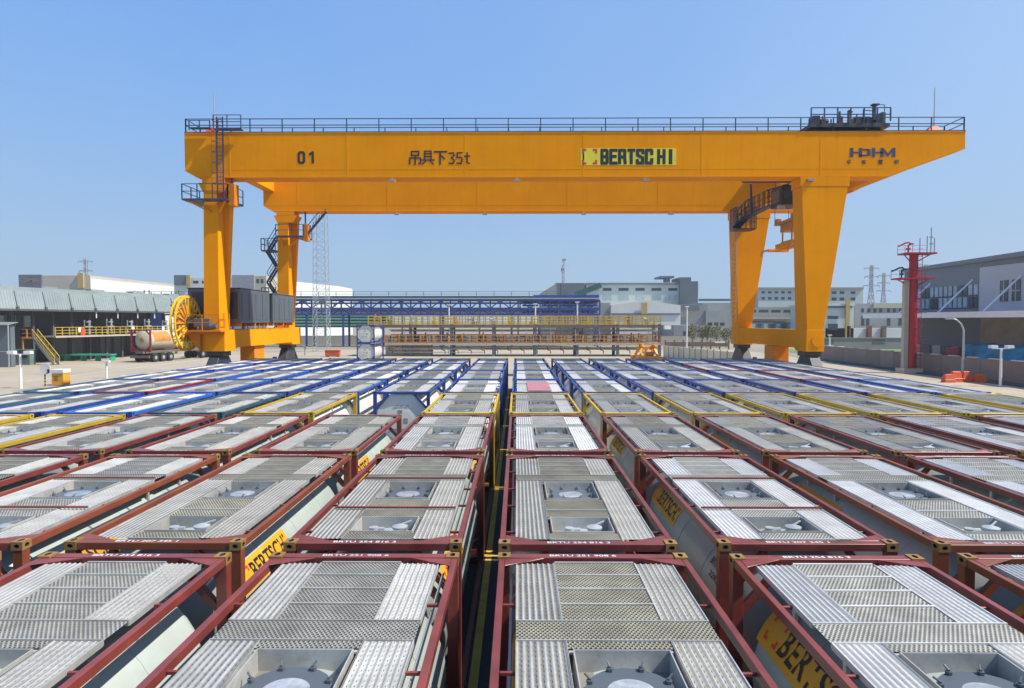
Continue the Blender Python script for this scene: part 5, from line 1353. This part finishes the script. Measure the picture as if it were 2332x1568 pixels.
# grey industrial building with canopy on the right
XF = 50.0
BG = thing('industrial_building', 'large slate-grey factory building with glazed bay and white canopy on the right', 'building', (XF, 75, 0))
yA, yB, yC = 54.0, 72.0, 86.3
zr = 12.0
b = MB(); b.box(XF+.0,XF+40,yA,yC,6.15,zr); b.build('upper_wall', M['building_grey'], BG)
b = MB(); b.prism([(yA-.5,zr-.02),(yC+.3,zr-.25),(yC+.3,zr+.15),(yA-.5,zr+.5)],'x',XF-.35,XF+41); b.build('roof', M['building_grey'], BG)
b = MB(); b.box(XF-.22,XF-.002,yA,yB,6.2,zr-.75); 
for k in range(30): z = 6.35+.165*k; b.box(XF-.235,XF-.222,yA,yB,z,z+.025)
b.build('cladding_panel', M['building_panel'], BG)
b = MB(); b.box(XF,XF+40,yA,yB,0,6.15); b.build('lower_wall', M['building_tan'], BG)
b = MB(); b.box(XF+.01,XF+40,yB,yC,0,6.14); b.build('lower_bay', M['slate_wall'], BG)
for r_ in range(2):
    for k in range(8):
        y0 = yB+.5+k*1.7; z0 = 7.0+1.35*r_; b = MB(); b.box(XF-.06,XF-.004,y0,y0+1.45,z0,z0+1.15); w_ = b.build('window', M['window_sky_bright'] if (k*3+r_) % 4 else M['window_glass'], BG)
        b = MB(); b.box(XF-.1,XF-.065,y0+.65,y0+.78,z0,z0+1.15); b.box(XF-.1,XF-.065,y0,y0+1.45,z0-.1,z0); b.build('mullion', M['house_black'], w_)
for k in range(6):
    y0 = yB+.6+k*2.0; b = MB(); b.box(XF-.06,XF-.004,y0,y0+1.5,.6,2.6); b.build('window', M['window_sky_bright'] if k % 2 else M['window_glass'], BG)
for y0 in (66.1, 67.75):
    b = MB(); b.box(XF-.3,XF-.24,y0,y0+1.1,7.5,9.65); w_ = b.build('window', M['window_glass'], BG)
    b = MB(); b.box(XF-.33,XF-.305,y0+.5,y0+.6,7.5,9.65); b.box(XF-.33,XF-.305,y0,y0+1.1,8.5,8.6); b.build('mullion', M['building_panel'], w_)
b = MB(); b.box(XF-.05,XF-.004,63.5,65.2,3.9,4.6); b.build('blue_sign', M['sign_blue'], BG)
for y0 in (61.6, 64.2, 67): b = MB(); b.box(XF-.05,XF-.004,y0,y0+1.4,.3,2.2); b.build('door', M['house_black'], BG)
b = MB(); b.box(XF-4.2,XF-.36,yA-2,87.5,6.15,6.28); b.box(XF-4.36,XF-4.2,yA-2,88.0,5.85,6.45); cn = b.build('canopy', M['white_paint'], BG)
b = MB()
for k in range(17): y = yA+2*k; b.box(XF-4.15,XF-.4,y,y+.12,5.9,6.145)
b.build('canopy_rib', M['steel_grey'], cn)
for y in (59.0, 66.0, 73.0, 80.4):
    b = MB(); b.tube((XF-4.1,y,6.3),(XF-.3,y,10.0),.085,6); b.build('tie_rod', M['white_paint'], BG)
# tarpaulin-covered goods in front of the building
p = at(2290,800,60)
TP = thing('tarpaulin_stack', 'blue tarpaulin-covered stack of goods behind the right-hand wall', 'covered goods', (46,58,0))
b = MB(); rb = random.Random(2); ny, nz = 26, 8
grid = [[Vector((44.6 + .5*math.sin(k*.9+j)*.4 + j*.12 + rb.uniform(-.12,.12), 51.5+k*.62, 3.05*j/nz + (rb.uniform(-.12,.18) if j else 0))) for j in range(nz+1)] for k in range(ny+1)]
for k in range(ny):
    for j in range(nz): b.face([grid[k][j],grid[k+1][j],grid[k+1][j+1],grid[k][j+1]])
for k in range(ny): b.face([grid[k][nz],grid[k+1][nz],grid[k+1][nz]+Vector((2.5,0,.1)),grid[k][nz]+Vector((2.5,0,.1))])
bmesh.ops.remove_doubles(b.bm, verts=b.bm.verts, dist=1e-4)
b.build('cover', M['tarp_blue'], TP, smooth=True)
TR_ = thing('red_tarpaulin', 'dark red tarpaulin bundle beside the blue covered stack', 'covered goods', (45.5,69.5,0))
b = MB(); b.hexa([(44.8,68,0),(47,68,0),(47,70.6,0),(44.8,70.6,0)],[(45.2,68.3,2.9),(46.5,68.2,2.8),(46.4,70.1,2.6),(45.1,70.2,2.75)]); b.build('cover', M['tarp_red'], TR_, bevel=.12)
# left yard furniture
p = gnd(131, 879)
CO = thing('orange_cabinet', 'orange electrical cabinet with white top standing left of the container rows', 'cabinet', p)
b = MB(); b.box(p.x-.5,p.x+.5,p.y,p.y+.9,.05,1.05); b.box(p.x-.55,p.x+.55,p.y+.1,p.y+.8,0,.05); bd = b.build('body', M['cabinet_orange'], CO, bevel=.015)
b = MB(); b.box(p.x-.54,p.x+.54,p.y-.05,p.y+.95,1.052,1.38); b.build('top', M['white_paint'], CO, bevel=.02)
b = MB()
for z in (.45,.6,.75): b.box(p.x-.32,p.x+.05,p.y-.012,p.y-.003,z,z+.05)
b.build('vent', M['letter_black'], bd)
p = gnd(103, 882)
SG = thing('round_sign', 'round pinkish white sign on a black and yellow striped post', 'sign', p)
b = MB()
for k in range(9): z = k*.13; b.tube((p.x,p.y,z),(p.x,p.y,z+.129),.055,8,m=k % 2)
b.build('post', [M['frame_yellow'], M['letter_black']], SG)
b = MB(); b.lathe([(.02,-.02),(.46,-.02),(.46,.02),(.02,.02)],(p.x+.08,p.y-.08,1.55),'y',24); ds = b.build('disc', paint('sign_pink',(.68,.60,.60),.5), SG)
b = MB(); b.box(p.x+.28,p.x+.46,p.y-.115,p.y-.102,1.2,1.5); b.bar((p.x+.2,p.y-.11,1.1),(p.x+.42,p.y-.11,1.2),.05); b.build('symbol', M['letter_black'], ds)
# tanker semi-trailer at the left
p = gnd(322, 826); TK_ang = math.atan2(-.30, .95)
TKR = thing('tank_truck', 'cream tank container with red end frame on a dark semi-trailer left of the crane', 'truck', (p.x, p.y, 0))
ax = Vector((.16,.985,0)).normalized(); sd2 = Vector((ax.y,-ax.x,0))
def tp(s, t, z): return Vector((p.x,p.y,0)) + (ax*s + sd2*t + Vector((0,0,z)))*1.16
def tbox(b, s0, s1, t0, t1, z0, z1, m=0): b.hexa([tp(s0,t0,z0),tp(s0,t1,z0),tp(s1,t1,z0),tp(s1,t0,z0)],[tp(s0,t0,z1),tp(s0,t1,z1),tp(s1,t1,z1),tp(s1,t0,z1)],m)
b = MB(); N = 28; prof = [(0.02,.12),(.8,.18),(1.08,.4),(1.1,.6),(1.1,7.2),(.8,7.5),(.02,7.6)]
rings = [[tp(s, r_*math.cos(2*math.pi*i/N), 2.55+r_*math.sin(2*math.pi*i/N)) for i in range(N)] for r_, s in prof]
rv = [[b.bm.verts.new(q) for q in rg] for rg in rings]
for a_, c_ in zip(rv, rv[1:]):
    for i in range(N): b.bm.faces.new((a_[i],a_[(i+1)%N],c_[(i+1)%N],c_[i]))
tb = b.build('tank', M['truck_cream'], TKR, smooth=True)
b = MB()
for a_ in range(6):
    an0, an1 = R(-10+12*a_), R(-10+12*(a_+1))
    b.face([tp(.8,1.108*math.cos(an0),2.55+1.108*math.sin(an0)),tp(3.6,1.108*math.cos(an0),2.55+1.108*math.sin(an0)),tp(3.6,1.108*math.cos(an1),2.55+1.108*math.sin(an1)),tp(.8,1.108*math.cos(an1),2.55+1.108*math.sin(an1))])
b.build('banner', M['rust_orange'], tb)
for s in (0, 7.7):
    b = MB()
    for t in (-1.2,1.2): b.bar(tp(s,t,1.25),tp(s,t,3.75),.2)
    for z in (1.3,3.7): b.bar(tp(s,-1.2,z),tp(s,1.2,z),.2)
    for t in (-1,1):
        b.bar(tp(s,t*1.2,3.1),tp(s,t*.6,3.7),.14); b.bar(tp(s,t*1.2,1.9),tp(s,t*.6,1.3),.14)
    b.build('end_frame', M['frame_crimson'], TKR)
b = MB(); tbox(b,-.3,11.5,-.5,.5,1.0,1.25); tbox(b,-.3,-.1,-1.2,1.2,.5,.8); tbox(b,0,7.7,-1.15,-.95,1.22,1.34); tbox(b,0,7.7,.95,1.15,1.22,1.34); b.build('chassis', M['brown_steel'], TKR)
for s in (.9,2.2,3.5,9.6,10.8):
    for t in (-1,1):
        b = MB(); b.tube(tp(s,t*.75,.52),tp(s,t*1.18,.52),.60,18); wh = b.build('wheel', M['tyre'], TKR)
        b = MB(); b.tube(tp(s,t*1.181,.52),tp(s,t*1.2,.52),.26,12); b.build('rim', M['steel_grey'], wh)
b = MB(); b.tube(tp(.05,0,2.55),tp(.12,0,2.55),.3,16); b.build('end_emblem', M['rust_orange'], tb)
b = MB(); tbox(b,10.6,12.9,-1.2,1.2,.8,3.3); b.build('cab', M['white_paint'], TKR, bevel=.08)
# ---- haze
b = MB(); b.box(-480, 480, -12, 560, -1.0, 62.0)
hz = b.build('haze', bpy.data.materials.new('haze_air')); hz['kind'] = 'stuff'
hm = hz.data.materials[0]; hm.use_nodes = True; ht = hm.node_tree; ht.nodes.remove(ht.nodes['Principled BSDF'])
pv = ht.nodes.new('ShaderNodeVolumePrincipled'); pv.inputs['Color'].default_value = (0.86, 0.90, 0.95, 1); pv.inputs['Density'].default_value = 0.00035; pv.inputs['Anisotropy'].default_value = 0.1
ht.links.new(pv.outputs[0], ht.nodes['Material Output'].inputs['Volume'])
